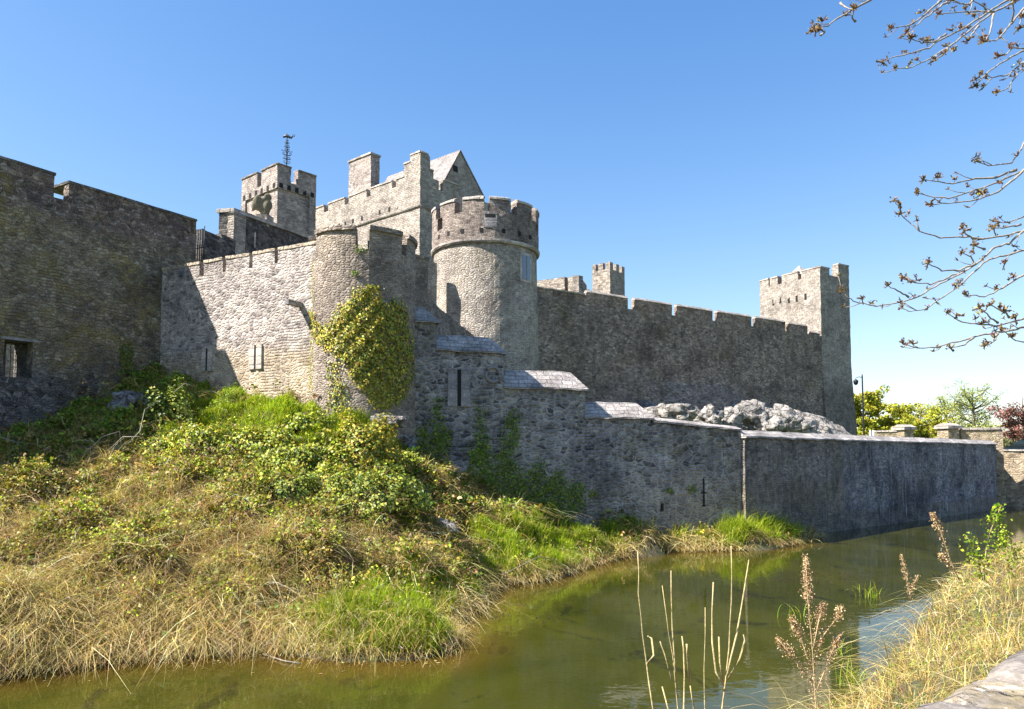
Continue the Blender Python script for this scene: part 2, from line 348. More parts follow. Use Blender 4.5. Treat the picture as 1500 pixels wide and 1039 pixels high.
class Wall:
    """A vertical plane in plan from A to B (left to right seen from the front)."""
    def __init__(s, A, B):
        s.A = Vector((A[0],A[1])); s.B = Vector((B[0],B[1])); s.L = (s.B-s.A).length
        s.d = (s.B-s.A)/s.L; s.n = Vector((s.d.y, -s.d.x))
    def hit(s, px, py):
        r = ray(px, py)
        t = s.A.dot(s.n)/(r.x*s.n.x + r.y*s.n.y)
        p = Vector((r.x,r.y))*t
        return (p-s.A).dot(s.d), H + r.z*t
    def sx(s, px, py=600): return s.hit(px, py)[0]
    def z(s, px, py): return s.hit(px, py)[1]
    def pt(s, t, z, out=0.): q = s.A + s.d*t + s.n*out; return Vector((q.x,q.y,z))
    def mapf(s, th, batter=None):
        def f(t, z, b):
            o = -th if b else (batter(t,z) if batter else 0.)
            return s.pt(t, z, o)
        return f
    def path(s, t0, t1, z0, z1=None, step=.45):
        z1 = z0 if z1 is None else z1; k = max(1, round(abs(t1-t0)/step))
        return [(s.pt(t0+(t1-t0)*i/k, z0+(z1-z0)*i/k), s.n) for i in range(k+1)]
    def box(s, name, t0, t1, z0, z1, o0, o1, m, parent, amp=.006, step=.5):
        return sweep(name, s.path(t0,t1,z0,step=step), rect(o0,o1,0,z1-z0), m, parent, amp)
def build_wall(W, name, label, cat, th, z0, top, m, t0=0., t1=None, cuts=(), holes=(), step=.34, zstep=.34, zx=(), batter=None, amp=.03, group=None, parent=None, part='masonry'):
    """top: list of (s0,s1,z) for the level of the wall head; holes: (s0,s1,z0,z1)."""
    t1 = W.L if t1 is None else t1
    ex = [e for a in top for e in a[:2]] + [e for h in holes for e in h[:2]] + list(cuts)
    sb = breaks(t0, t1, step, ex)
    zt = [a[2] for a in top]; zb = breaks(z0, max(zt), zstep, zt + [e for h in holes for e in h[2:]] + list(zx))
    def occ(s, z):
        tp = max([a[2] for a in top if a[0]-1e-4 <= s <= a[1]+1e-4] or [z0])
        return z < tp and not any(h[0] < s < h[1] and h[2] < z < h[3] for h in holes)
    oc = [[occ((sb[i]+sb[i+1])/2, (zb[j]+zb[j+1])/2) for j in range(len(zb)-1)] for i in range(len(sb)-1)]
    if parent is None:
        p = W.pt((t0+t1)/2, z0); parent = thing(name, label, cat, p, group)
    shell(part, sb, zb, oc, W.mapf(th, batter), m, parent, th, amp=amp)
    return parent
def cope(W, t0, t1, z, th, m, parent, h=.14, over=.07, name='coping', peak=.0):
    pr = [(over,0),(over,h),(-th/2,h+peak),(-th-over,h),(-th-over,0)] if peak else rect(-th-over, over, 0, h)
    return sweep(name, W.path(t0-.03, t1+.03, z+.002), pr, m, parent, .022)

# ================================================================== LEFT CURTAIN WALL
Cc = P(237,420,32.0); A0 = P(0,420,26.6)
dL = (Cc-A0); dL.z = 0; dL.normalize()
Wl = Wall(A0-dL*14, Cc+dL*1.6)
s80, s95 = Wl.sx(80,265), Wl.sx(101,277)
zt = Wl.z(180,292); zg = Wl.z(88,291)
sw0, sw1 = Wl.sx(5,525), Wl.sx(48,525); zw0, zw1 = Wl.z(25,553), Wl.z(25,499)
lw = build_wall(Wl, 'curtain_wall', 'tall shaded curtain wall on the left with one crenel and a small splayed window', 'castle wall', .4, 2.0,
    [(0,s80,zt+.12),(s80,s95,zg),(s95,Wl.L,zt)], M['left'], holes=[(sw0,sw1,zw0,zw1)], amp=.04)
cope(Wl, 0, s80, zt+.12, 1.7, M['left'], lw, .1, .03); cope(Wl, s95, Wl.L, zt, 1.7, M['left'], lw, .1, .03)
Wl.box('lintel', sw0-.12, sw1+.2, zw1, zw1+.09, -.6, .035, M['frameb'], lw)
# splayed window: narrow slit at the back left, splay on the right
def quadmesh(pts, name, m, parent):
    V=[]; Fs=[]; U=[]
    for q in pts:
        b=len(V); V += q; Fs.append(tuple(range(b,b+len(q)))); L1=(q[1]-q[0]).length; L2=(q[-1]-q[0]).length
        U += [(0,0),(L1,0),(L1,L2),(0,L2)][:len(q)]
    return link(name, mesh_py(name,V,Fs,U), m, parent)
rw0 = ray(14,525); shf = 1.46*(rw0.x*Wl.d.x+rw0.y*Wl.d.y)/-(rw0.x*Wl.n.x+rw0.y*Wl.n.y)
a0,a1 = Wl.sx(8,525)+shf, Wl.sx(20.5,525)+shf; shb = Vector((0,0,0))
wp = Wl.pt
quadmesh([[wp(sw1,zw0,-.02),wp(a1,zw0,-1.45),wp(a1,zw1,-1.45),wp(sw1,zw1,-.02)],
          [wp(a0,zw0,-1.45),wp(sw0,zw0,-.02),wp(sw0,zw1,-.02),wp(a0,zw1,-1.45)]], 'window_splay', M['left'], lw)
quadmesh([[wp(a1,zw0-.1,-1.46),wp(a1+1.2,zw0-.1,-1.46),wp(a1+1.2,zw1+.1,-1.46),wp(a1,zw1+.1,-1.46)],[wp(sw0-.2,zw0-.1,-1.46),wp(a0,zw0-.1,-1.46),wp(a0,zw1+.1,-1.46),wp(sw0-.2,zw1+.1,-1.46)]], 'window_back', M['left'], lw)
e0,e1 = sw0-.25, max(sw1,a1)+1.3
for q0,q1,y0,y1 in ((e0,e1,zw1+.02,zw1+.5),(e0,e1,zw0-.5,zw0-.02),(e0-.4,e0-.01,zw0-.5,zw1+.5),(e1+.01,e1+.4,zw0-.5,zw1+.5)): Wl.box('sun_block_casing',q0,q1,y0,y1,-1.5,-.42,M['left'],lw)  # unseen casing added behind the thin wall to keep sun off the splay
Wl.box('window_bar', (a0+a1)/2-.015, (a0+a1)/2+.015, zw0, zw1, -1.44, -1.41, M['iron'], lw)
pw = P(10,520,52)
Wy = Wall(P(-60,520,50), P(60,520,56))
build_wall(Wy, 'yard_wall', 'pale sunlit yard wall glimpsed through the small window slit', 'wall', .6, 3, [(0,Wy.L,15)], M['far'], step=1, zstep=1)

# ================================================================== NEAR ROUND TOWER (centre first)
class Ring:
    def __init__(s, pxl, pxr, py, d):
        rl, rr = ray(pxl,py), ray(pxr,py); al, ar = math.atan2(rl.x,rl.y), math.atan2(rr.x,rr.y)
        am = (al+ar)/2; D = d/math.cos(am); s.c = Vector((math.sin(am)*D, d)); s.R = D*math.sin((ar-al)/2)
        s.f = math.atan2(-s.c.x, -s.c.y)          # azimuth towards the camera
    def nrm(s, ph): a = s.f - ph; return Vector((math.sin(a), math.cos(a)))
    def pt(s, ph, z, r): q = s.c + s.nrm(ph)*r; return Vector((q.x,q.y,z))
    def hit(s, px, py, r=None):
        r = r or s.R; v = ray(px,py); a = v.x**2+v.y**2; b = -2*(v.x*s.c.x+v.y*s.c.y); c = s.c.length_squared-r*r
        dsc = b*b-4*a*c
        t = (-b-math.sqrt(max(dsc,0)))/(2*a); q = Vector((v.x,v.y))*t - s.c
        ph = s.f - math.atan2(q.x,q.y); ph = (ph+math.pi)%(2*math.pi)-math.pi
        return ph, H+v.z*t
def build_ring(T, parent, part, r, th, z0, z1, m, gaps=(), zg=None, holes=(), seg=64, zstep=.33, amp=.03, rz=None):
    """gaps: (ph0,ph1) crenels open above zg; holes: (ph0,ph1,z0,z1)."""
    ex = [e for g in gaps for e in g] + [e for h in holes for e in h[:2]]
    sb = breaks(-math.pi, math.pi, 2*math.pi/seg, ex)
    zb = breaks(z0, z1, zstep, ([zg] if zg else []) + [e for h in holes for e in h[2:]])
    def oc(p, z):
        if zg and z > zg and any(a < p < b for a, b in gaps): return False
        return not any(h[0] < p < h[1] and h[2] < z < h[3] for h in holes)
    occ = [[oc((sb[i]+sb[i+1])/2,(zb[j]+zb[j+1])/2) for j in range(len(zb)-1)] for i in range(len(sb)-1)]
    rr = rz or (lambda z: r)
    o = shell(part, sb, zb, occ, lambda p,z,b: T.pt(p, z, rr(z)-(th if b else 0)), m, parent, th, closed=True, amp=amp)
    uv = o.data.uv_layers[0].data; a = np.zeros(len(uv)*2, np.float32); uv.foreach_get('uv', a); a = a.reshape(-1,2)
    a[:,0] = np.where(a[:,0] > 40, (a[:,0]-50)*r+50, a[:,0]*r); uv.foreach_set('uv', a.ravel())
    return o
def arc(T, p0, p1, z, r, step=.12):
    k = max(2, round(abs(p1-p0)/step)); return [(T.pt(p0+(p1-p0)*i/k, z, r), T.nrm(p0+(p1-p0)*i/k)) for i in range(k+1)]

T1 = Ring(453,608,450,29.0)
t1 = thing('round_tower', 'nearer squat round tower half covered in golden ivy', 'tower', (T1.c.x,T1.c.y,3))
zm = T1.hit(530,336)[1]; zgap = T1.hit(530,364)[1]
g = [(T1.hit(a,350)[0], T1.hit(b,350)[0]) for a, b in ((455,463),(521,541),(589,596))] + [(1.75,1.95),(2.5,2.75),(-2.1,-1.9),(-2.75,-2.5)]
build_ring(T1, t1, 'masonry', T1.R, .55, 2.5, zm, M['t1'], g, zgap, seg=56, amp=.022, rz=lambda z: T1.R+.05*max(0,9-z)/5)
ph_edges = sorted(g); 
for (a, b), (c, d) in zip(ph_edges, ph_edges[1:]+[(ph_edges[0][0]+2*math.pi,0)]):
    if c-b > .12: sweep('coping', arc(T1, b+.01, c-.01, zm-.02, T1.R-.55), rect(-.06,.63,0,.17), M['cope'] if 0 else M['t1'], t1, .03)
# spout where the mid wall meets the tower
Wm = Wall((Cc.x,Cc.y), tuple(T1.pt(T1.hit(456,470)[0], 0, T1.R)[:2]))
Wm = Wall(Wm.A, Wm.A + Wm.d*(Wm.L+.5))
# ================================================================== MID WALL
zmt = Wm.z(380,372); gaps = []
slots = [(262,271),(293,299),(326,331),(365,370),(402,407)]
tops = []; last = 0.
for a, b in slots:
    sa, sb_ = Wm.sx(a,385), Wm.sx(b,385); tops += [(last,sa,zmt),(sa,sb_,zmt-.5)]; last = sb_
tops.append((last,Wm.L,zmt))
mw = build_wall(Wm, 'connecting_wall', 'sunlit rubble wall with two arrow loops left of the ivy tower', 'castle wall', .6, 3.5, tops, M['mid'], amp=.018)
for t in tops:
    if t[2] == zmt: cope(Wm, t[0]+.03, t[1]-.03, zmt, .6, M['mid'], mw, .12, .03)
def loop(W, px, y0, y1, half, slit, m, parent, y=None, sill=True):
    s, z0 = W.hit(px, y1); zz = W.z(px, y0); ps = F/ (W.pt(s,0).y)
    hw, sw = half/ps, slit/ps
    W.box('loop_jamb', s-hw, s-sw, z0, zz, -.02, .075, m, parent); W.box('loop_jamb', s+sw, s+hw, z0, zz, -.02, .075, m, parent)
    W.box('loop_slit', s-sw, s+sw, z0+.03, zz-.04, -.02, .055, M['hole'], parent, 0)
loop(Wm, 304, 510, 544, 11, 2, M['frame'], mw); loop(Wm, 375, 505, 541, 13, 2, M['frame'], mw)
s_, z_ = Wm.hit(441,447)
Wm.box('water_spout', s_-.1, s_+.1, z_-.1, z_+.08, -.1, .75, M['frameb'], mw)

# ================================================================== WALLS ABOVE / BEHIND
# shaded stair wall with sloping coping, end pier, slit
A_ = P(341,340,38.0); B_ = P(452,345,46.5)
Ws = Wall(A_, B_); z_a, z_b = Ws.z(341,309), Ws.z(450,347)
sw_ = thing('stair_wall', 'dark shaded wall with a pale falling coping under the stone eagle', 'castle wall', Ws.pt(4,5))
ns = 16; tp = [(Ws.L*i/ns, Ws.L*(i+1)/ns, z_a+(z_b-z_a)*(i+.5)/ns-.06) for i in range(ns)]
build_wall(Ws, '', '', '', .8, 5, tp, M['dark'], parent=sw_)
sweep('coping', Ws.path(-.1, Ws.L, z_a, z_b), rect(-.9,.1,-.06,.14), M['cope'], sw_)
Wp = Wall(P(327,340,38.15), P(341.5,340,37.9))
build_wall(Wp, '', '', '', .9, 5, [(0,Wp.L,Wp.z(334,313))], M['keep'], parent=sw_, part='end_pier')
zc = Wp.z(334,313); V=[Wp.pt(-.06,zc,.06),Wp.pt(Wp.L+.06,zc,.06),Wp.pt(Wp.L+.06,zc,-.96),Wp.pt(-.06,zc,-.96),Wp.pt(Wp.L/2,zc+.35,-.45)]
link('pier_cap', mesh_py('pier_cap', V, [(0,1,4),(1,2,4),(2,3,4),(3,0,4),(3,2,1,0)], [(0,0),(.6,0),(.3,.5)]*4+[(0,0),(1,0),(1,1),(0,1)]), M['cope'], sw_)
s_, z_ = Ws.hit(373,363); Ws.box('slit', s_-.07, s_+.07, z_, Ws.z(373,334), -.02, .012, M['frame'], sw_)
# lower dark wall and iron railing
Wq = Wall(P(297,350,35.5), P(345,350,38.0))
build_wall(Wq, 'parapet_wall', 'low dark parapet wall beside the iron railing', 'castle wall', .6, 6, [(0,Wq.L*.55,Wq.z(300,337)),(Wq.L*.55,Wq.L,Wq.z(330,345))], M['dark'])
rl = thing('iron_railing', 'black iron railing in the gap at the end of the left wall', 'railing', P(290,378,34.6))
Wr = Wall(P(283,360,34.5), P(299,360,34.2))
zr0, zr1 = Wr.z(290,392), Wr.z(290,336)
def tubes(name, paths, rad, m, parent=None, sides=6):
    V=[]; Fs=[]
    for pi, pts in enumerate(paths):
        rr = rad[pi] if isinstance(rad[0] if hasattr(rad,'__len__') else 0, (list,tuple)) else (rad if hasattr(rad,'__len__') else [rad]*len(pts))
        base=len(V); k=len(pts)
        for i,p in enumerate(pts):
            d = (Vector(pts[min(i+1,k-1)])-Vector(pts[max(i-1,0)])).normalized()
            u = d.cross(Vector((0,0,1)) if abs(d.z)<.9 else Vector((1,0,0))).normalized(); v = d.cross(u)
            for a in range(sides):
                an=2*math.pi*a/sides; V.append(Vector(p)+(u*math.cos(an)+v*math.sin(an))*rr[min(i,len(rr)-1)])
        for i in range(k-1):
            for a in range(sides):
                b=(a+1)%sides; Fs.append((base+i*sides+a, base+i*sides+b, base+(i+1)*sides+b, base+(i+1)*sides+a))
        Fs.append(tuple(base+a for a in range(sides))[::-1]); Fs.append(tuple(base+(k-1)*sides+a for a in range(sides)))
    return link(name, mesh_py(name,V,Fs), m, parent, True)
for i in range(6): tubes('baluster', [[Wr.pt(Wr.L*i/5,zr0),Wr.pt(Wr.L*i/5,zr1+(.1 if i in(0,5) else 0))]], .022, M['iron'], rl)
for z in (zr1-.05, (zr0+zr1)/2): tubes('rail', [[Wr.pt(0,z),Wr.pt(Wr.L,z)]], .022, M['iron'], rl)

# ---- square gate tower (eagle tower)
Ek = Vector((P(406,300,50).x,50)); kd = Vector((.76,-.65)); kr = Vector((.65,.76))
We = Wall(Ek-kd*4.6, Ek); Wer = Wall(Ek, Ek+kr*4.0)
# fit face widths to the picture
We = Wall(Ek - kd*(We.L-We.sx(357,300)), Ek); Wer = Wall(Ek, Ek+kr*(Wer.sx(459,300)))
et = thing('square_tower', 'square tower with corbelled battlements carrying the weathervane', 'tower', (Ek.x,Ek.y,4))
ze = We.z(405,243); zec = We.z(382,271)-.15; zmach = We.z(380,287)
def face(W, th, z0, z1, gaps, zg, m, parent, holes=(), out=0., part='wall', t0=0., t1=None, **k):
    t1 = W.L if t1 is None else t1
    tops=[]; last=t0
    for a,b in sorted(gaps): tops += [(last,a,z1),(a,b,zg)]; last=b
    tops.append((last,t1,z1)); build_wall(W,'','','',th,z0,tops,m,t0=t0,t1=t1,parent=parent,holes=holes,part=part,**k); return tops
gl = (We.sx(379,265), We.sx(385,265)); gr_ = (Wer.sx(425,265), Wer.sx(435,265))
UP = .12
We2 = Wall(We.A+We.n*UP-We.d*UP, We.B+We.n*UP+We.d*UP); Wer2 = Wall(Wer.A+Wer.n*UP-Wer.d*UP, Wer.B+Wer.n*UP+Wer.d*UP)
face(We, .7, 5, zmach, [], 0, M['eagle'], et); face(Wer, .7, 5, zmach, [], 0, M['eagle'], et, t0=.002)
gl2 = [tuple(x+UP for x in gl)]; gr2=[tuple(x+UP for x in gr_)]
for W, gg in ((We2,gl2),(Wer2,gr2)):
    tps = face(W, .5, zmach, ze, gg, zec, M['eagle'], et, part='parapet', t0=.0 if W is We2 else .003)
    for t in tps:
        if t[2]==ze: cope(W, t[0]+.02, t[1]-.02, ze, .5, M['eagle'], et, .1, .06)
    for i in range(6 if W is We2 else 5):
        s0 = W.L*(i+.5)/(6 if W is We2 else 5); W.box('drain_hole', s0-.14, s0+.14, zmach+.05, zmach+.4, -.05, .012, M['hole'], et, 0)
bk = We2.B + kr*0; 
WeB = Wall(Wer2.B, Wer2.B-kd*We2.L); face(WeB, .5, zmach-6, ze, [(1,1.4)], zec, M['eagle'], et, part='rear_wall')
WeL = Wall(WeB.B, We2.A); face(WeL, .5, zmach-6, ze, [(1,1.4)], zec, M['eagle'], et, part='side_wall', t1=WeL.L-.002)

# ---- keep
Kc = Vector((P(615,330,55).x, 55)); kfd = Vector((.76,-.65)); krd = Vector((.65,.76))
Wk = Wall(Kc-kfd*14, Kc); Wk = Wall(Kc-kfd*(Wk.L-Wk.sx(466,300)+1.2), Kc); Wkr = Wall(Kc, Kc+krd*13)
kp = thing('keep', 'tall sunlit keep with crenellated parapet, square chimney and gabled roof', 'keep', (Kc.x,Kc.y,4))
zs = Wk.z(612,305); zk = Wk.z(585,262); zkg = Wk.z(578,275)
sl_ = [Wk.sx(a,280) for a in (475,481,505,511,537,543,574,580)]
gk = [(sl_[i],sl_[i+1]) for i in range(0,8,2)]
st0 = Wk.sx(592,240); st1 = Wk.sx(601,240)
tops=[]; last=0
for a,b in gk: tops += [(last,a,zk),(a,b,zkg)]; last=b
tops += [(last,st0,zk),(st0,st1,Wk.z(596,240)),(st1,Wk.L,Wk.z(608,226))]
kh = []
build_wall(Wk,'','','',1.0,5,tops,M['keep'],parent=kp,part='front_wall',amp=.035)
for t in tops:
    if t[2] not in (zkg,): cope(Wk, t[0]+.03, t[1]-.03, t[2], .8, M['cope'], kp, .12, .06)
# right face of the keep, stepping down behind
rtop = [(0,Wkr.sx(627,240),Wk.z(608,226)),(Wkr.sx(627,240),Wkr.sx(635,255),Wkr.z(631,250)),(Wkr.sx(635,255),Wkr.sx(643,265),Wkr.z(640,268)+.2),
        (Wkr.sx(643,265),Wkr.sx(649,270),Wkr.z(646,276)-.2),(Wkr.sx(649,270),Wkr.sx(676,278),Wkr.z(655,266)),(Wkr.sx(676,278),Wkr.L,Wkr.z(655,266)-.5)]
build_wall(Wkr,'','','',1.0,5,rtop,M['keep'],t0=.004,parent=kp,part='side_wall',amp=.035)
for t in (rtop[0],rtop[1],rtop[4]): cope(Wkr, t[0]+.12, t[1]-.03, t[2], .8, M['cope'], kp, .12, .06)
sweep('string_course', Wk.path(Wk.sx(520,335), Wk.L+.05, zs), [(0,0),(.12,.08),(.12,.16),(0,.2)], M['cope'], kp)
sweep('string_course', Wkr.path(.0, Wkr.L, zs), [(0,0),(.12,.08),(.12,.16),(0,.2)], M['cope'], kp)
for px in (497,506,517,530,544,556,570,582):
    s = Wk.sx(px,318); Wk.box('putlog_hole', s-.11, s+.11, zs+.45, zs+.8, -.02, .012, M['hole'], kp, 0)
# chimney
ch0 = P(511,250,67.0); Wc = Wall((ch0.x,ch0.y), Vector((ch0.x,ch0.y))+kfd*4); Wc = Wall(Wc.A, Wc.A+Wc.d*Wc.sx(543,250)); Wcr = Wall(Wc.B, Wc.B+krd*3); Wcr = Wall(Wc.B, Wc.B+krd*Wcr.sx(556,250))
zch = Wc.z(535,229)
build_wall(Wc,'','','',Wcr.L,12,[(0,Wc.L,zch)],M['eagle'],parent=kp,part='chimney')
sweep('chimney_cap', Wc.path(-.08,Wc.L+.08,zch), rect(-Wcr.L-.1,.1,0,.16), M['cope'], kp)
# gabled roof: ridge runs along the keep front, gable faces right
apx = P(674,222,60.0); gl_ = P(651,262,58.0); 
Wg = Wall((P(650,262,58.0).x,58.0), Vector((P(650,262,58.0).x,58.0))+krd*12)
sg0, sgm, sg1 = 0, Wg.sx(674,221), Wg.sx(706,285)
zg0, zgm, zg1 = Wg.z(650,263)-.4, Wg.z(674,223), Wg.z(706,285)
V=[Wg.pt(sg0-1,zg0-1.2),Wg.pt(sg1+1,zg1-1.5),Wg.pt(sg1,zg1),Wg.pt(sgm,zgm),Wg.pt(sg0,zg0)]
Vb=[v+Vector((-kfd.x*.5,-kfd.y*.5,0)) for v in V]
link('gable', mesh_py('gable', V+Vb, [(0,1,2,3,4),(9,8,7,6,5),(0,4,9,5),(4,3,8,9),(3,2,7,8),(2,1,6,7)],
     [(sg0-1,zg0-1.2),(sg1+1,zg1-1.5),(sg1,zg1),(sgm,zgm),(sg0,zg0)]*2+[(0,0),(0,1),(.5,1),(.5,0)]*4), M['keep'], kp)
rb = Vector((-kfd.x*9,-kfd.y*9,0)); up=Vector((0,0,.05)); ov=Vector((kfd.x*.06,kfd.y*.06,0))
a1,b1,c1 = Wg.pt(sg0-.3,zg0-.35)+up+ov, Wg.pt(sgm,zgm)+up+ov, Wg.pt(sg1+.3,zg1-.35)+up+ov
th=Vector((0,0,.14))
V=[a1,a1+rb,b1+rb,b1,c1,c1+rb]; V+= [v+th for v in V]
lw_=(b1-a1).length
link('roof', mesh_py('roof', V, [(7,6,9,8),(8,9,10,11),(0,1,2,3),(3,2,5,4),(0,3,9,6),(3,4,10,9),(1,0,6,7),(4,5,11,10)],
   [(9,0),(0,0),(0,lw_),(9,lw_),(9,lw_),(0,lw_),(0,0),(9,0)]+[(0,0),(1,0),(1,1),(0,1)]*6), M['slate'], kp)
s_, z_ = Wg.hit(667,252); Wg.box('gable_window', s_-.25, s_+.25, z_, Wg.z(667,243), -.05, .03, M['hole'], kp, 0)

# ---- far round tower
T2 = Ring(633,789,330,44.0)
t2 = thing('round_tower', 'taller pale round tower with a broad brown battlemented drum and leaded window', 'tower', (T2.c.x,T2.c.y,3))
Rl = T2.R-.12
zst = T2.hit(711,351)[1]; zt2 = T2.hit(712,291)[1]; zg2 = T2.hit(712,309)[1]
def T2h(px,py): return T2.hit(px,py,T2.R)[0]
g2 = [(T2h(a,310),T2h(b,310)) for a,b in ((639,645),(666,677),(709,717),(748,757),(779,785))]+[(1.6,1.8),(2.3,2.5),(3.0,3.1),(-2.5,-2.3),(-1.75,-1.6)]
h2 = [(T2h(641,330),T2h(648,330),T2.hit(645,337)[1],T2.hit(645,320)[1]), (T2h(785,335),T2h(788,335),T2.hit(786,342)[1],T2.hit(786,328)[1])]
build_ring(T2, t2, 'drum', T2.R, .55, zst, zt2, M['t2top'], g2, zg2, h2, seg=72, amp=.035)
slope = (.42/8)
build_ring(T2, t2, 'shaft', Rl, .8, 3, zst, M['t2'], seg=72, amp=.02, rz=lambda z: Rl+max(0,zst-z)*.014)
sweep('string_course', arc(T2,-math.pi,math.pi,zst,T2.R), [(-.2,-.14),(.0,-.14),(.07,-.04),(.07,.06),(-.1,.08)], M['cope'], t2, .02)
gs = sorted(g2)
for (a,b),(c,d) in zip(gs, gs[1:]+[(gs[0][0]+2*math.pi,0)]):
    if c-b>.1: sweep('coping', arc(T2,b+.005,c-.005,zt2-.01,T2.R-.55), [(-.05,0),(.61,0),(.61,.12),(.3,.26),(-.05,.12)], M['cope'], t2, .03)
def ringbox(T, name, p0, p1, z0, z1, r0, r1, m, parent, amp=.006): return sweep(name, arc(T,p0,p1,z0,r0,.04), rect(0,r1-r0,0,z1-z0), m, parent, amp)
for px in (643,657,677,705,738,761,777):
    p,z = T2.hit(px,345 if px not in (643,657) else 349); zz=zst+.42
    ringbox(T2,'putlog_hole',p-.03,p+.03,zz,zz+.24,T2.R-.05,T2.R+.02,M['hole'],t2,0)
# blocked window
p0,p1=T2h(708,320),T2h(728,320); z0,z1=T2.hit(718,333)[1],T2.hit(718,311)[1]
wf=ringbox(T2,'blocked_window',p0,p1,z0,z1,T2.R-.05,T2.R+.03,M['frameb'],t2)
ringbox(T2,'painted_shadow_strip',p0+.03,p1-.03,z1-.3,z1-.1,T2.R,T2.R+.035,M['hole'],t2,0)  # dark strip painted in for the shadow under the window head
# leaded window on the right
p0,p1=T2.hit(764,390,Rl)[0],T2.hit(775,390,Rl)[0]; z0,z1=T2.hit(770,410,Rl)[1],T2.hit(770,375,Rl)[1]
rw=Rl+.035
ringbox(T2,'window_frame',p0-.05,p1+.05,z0-.15,z1+.15,rw-.1,rw+.03,M['frame'],t2)
ringbox(T2,'window_pane',p0,p1,z0,z1,rw,rw+.045,M['glass'],t2,0)
pm=(p0+p1)/2
ringbox(T2,'window_mullion',pm-.008,pm+.008,z0,z1,rw,rw+.06,M['frameb'],t2,0)

# ---- wall joining the two round towers, and square stub behind ivy tower
Wj = Wall(P(622,450,30.6), P(700,480,42.0)); zj = Wj.z(630,440)
build_wall(Wj,'linking_wall','short brown wall joining the two round towers','castle wall',.8,4,[(0,Wj.L,zj)],M['t2top'],amp=.04)
Wb = Wall(P(603,420,29.6), P(627,420,30.2))
sb_t = build_wall(Wb,'turret_stub','dark square stub wall against the right side of the ivy tower','castle wall',1.2,4,[(0,Wb.L*.0+.25,Wb.z(606,376)),(.25,Wb.L,Wb.z(618,380))],M['t1'],amp=.04)
cope(Wb,0,Wb.L,Wb.z(618,380),1.2,M['t1'],sb_t,.12,.05)
# low pale wall between keep foot and tower
Wn = Wall(P(622,400,40.5), P(640,400,41.0)); build_wall(Wn,'garden_wall','small pale wall between ivy tower and tall round tower','castle wall',.6,4,[(0,Wn.L,Wn.z(630,383))],M['t2'])

# ================================================================== RIVER WALLS
Q0 = T1.pt(T1.hit(607,520)[0], 0, T1.R); Q3 = P(1086,690,33.7)
Wa = Wall(Q0, Q3)
secs = [(605,638,473,447,'tallest short step of the river wall beside the ivy tower'),(638,738,517,492,'river wall step with saddleback cap and a blocked loop window'),
        (738,857,571,544,'middle river wall step with a lichen spotted saddleback cap'),(857,953,614,591,'lowest saddleback capped step of the river wall')]
for i,(pa,pb,ye,yr,lab) in enumerate(secs):
    s0 = 0 if i==0 else Wa.sx(pa,560); s1=Wa.sx(pb,560); ze_=Wa.z((pa+pb)/2,ye); rise=(ye-yr)/F*Wa.pt((s0+s1)/2,0).y*1.12
    t = thing('river_wall', lab, 'castle wall', Wa.pt((s0+s1)/2,1), 'stepped walls along the river')
    build_wall(Wa,'','','',1.3,-.8,[(s0,s1,ze_)],M['A'],t0=s0+(.0 if i==0 else .002),t1=s1,parent=t,amp=.035)
    hw=.65
    # saddleback cap with hipped right end
    prof=[(.12,0),(.12,.07),(-.65,rise),(-1.42,.07),(-1.42,0)]
    pth=Wa.path(s0-.02,s1-.35,ze_+.002)
    V=[];Fs=[];U=[]
    ks=len(pth)
    for (p,n) in pth:
        for o,z in prof: V.append(jit(Vector((p.x+n.x*o,p.y+n.y*o,p.z+z)),.05))
    for q in range(ks-1):
        for j in range(5):
            a,b=q*5+j,q*5+(j+1)%5; Fs.append((a,a+5,b+5,b)); sq=.45*q; pj=[0,.1,1.1,2.1,2.2,3][j:j+2]; U+=[(sq,pj[0]),(sq+.45,pj[0]),(sq+.45,pj[1]),(sq,pj[1])]
    e=(ks-1)*5; b=len(V)
    for o,z in ((.12,0),(.12,.07),(-1.42,.07),(-1.42,0)): V.append(jit(Wa.pt(s1+.12,ze_+z,o),.02))
    Fs+= [(e+0,b+0,b+1,e+1),(e+1,b+1,e+2),(e+2,b+1,b+2),(e+2,b+2,e+3),(e+3,b+2,b+3,e+4),(b+0,b+3,b+2,b+1),(0,1,2,3,4)]
    U+=[(0,0),(.4,0),(.4,.1),(0,.1)]+[(0,0),(.4,0),(0,1)]+[(0,1),(.4,0),(1.4,0)]+[(0,1),(1.4,0),(1,0)]+[(0,0)]*4+[(0,0),(1,0),(1,.1),(0,.1)]+[(0,0),(.1,0),(.5,.7),(1.4,.1),(1.4,0)]
    me=mesh_py('saddle_cap',V,Fs,U); bm=bmesh.new(); bm.from_mesh(me); bmesh.ops.recalc_face_normals(bm,faces=bm.faces); bm.to_mesh(me); bm.free()
    link('saddle_cap',me,M['cap'],t)
    if i==1:
        loop(Wa,672,540,596,17,3,M['frameb'],t)
        s_,z_=Wa.hit(722,549); rp=[(Wa.pt(s_+.3*math.cos(a),z_+.3*math.sin(a),.03)) for a in np.linspace(0,2*math.pi,17)]
        tubes('carved_ring',[rp],.07,M['frameb'],t)
s0=Wa.sx(953,600); s1=Wa.L
zl0,zl1=Wa.z(960,619),Wa.z(1083,631)
ta=thing('river_wall','low river wall with thin coping, a cross loop and a small square hole','castle wall',Wa.pt((s0+s1)/2,1),'stepped walls along the river')
nn=12; tps=[(s0+(s1-s0)*i/nn,s0+(s1-s0)*(i+1)/nn,zl0+(zl1-zl0)*(i+.5)/nn-.02) for i in range(nn)]
hs,hz=Wa.hit(970,745)
build_wall(Wa,'','','',1.0,-.8,tps,M['A'],t0=s0+.003,t1=s1,parent=ta,holes=[(hs-.1,hs+.1,hz-.12,hz+.22)],amp=.035)
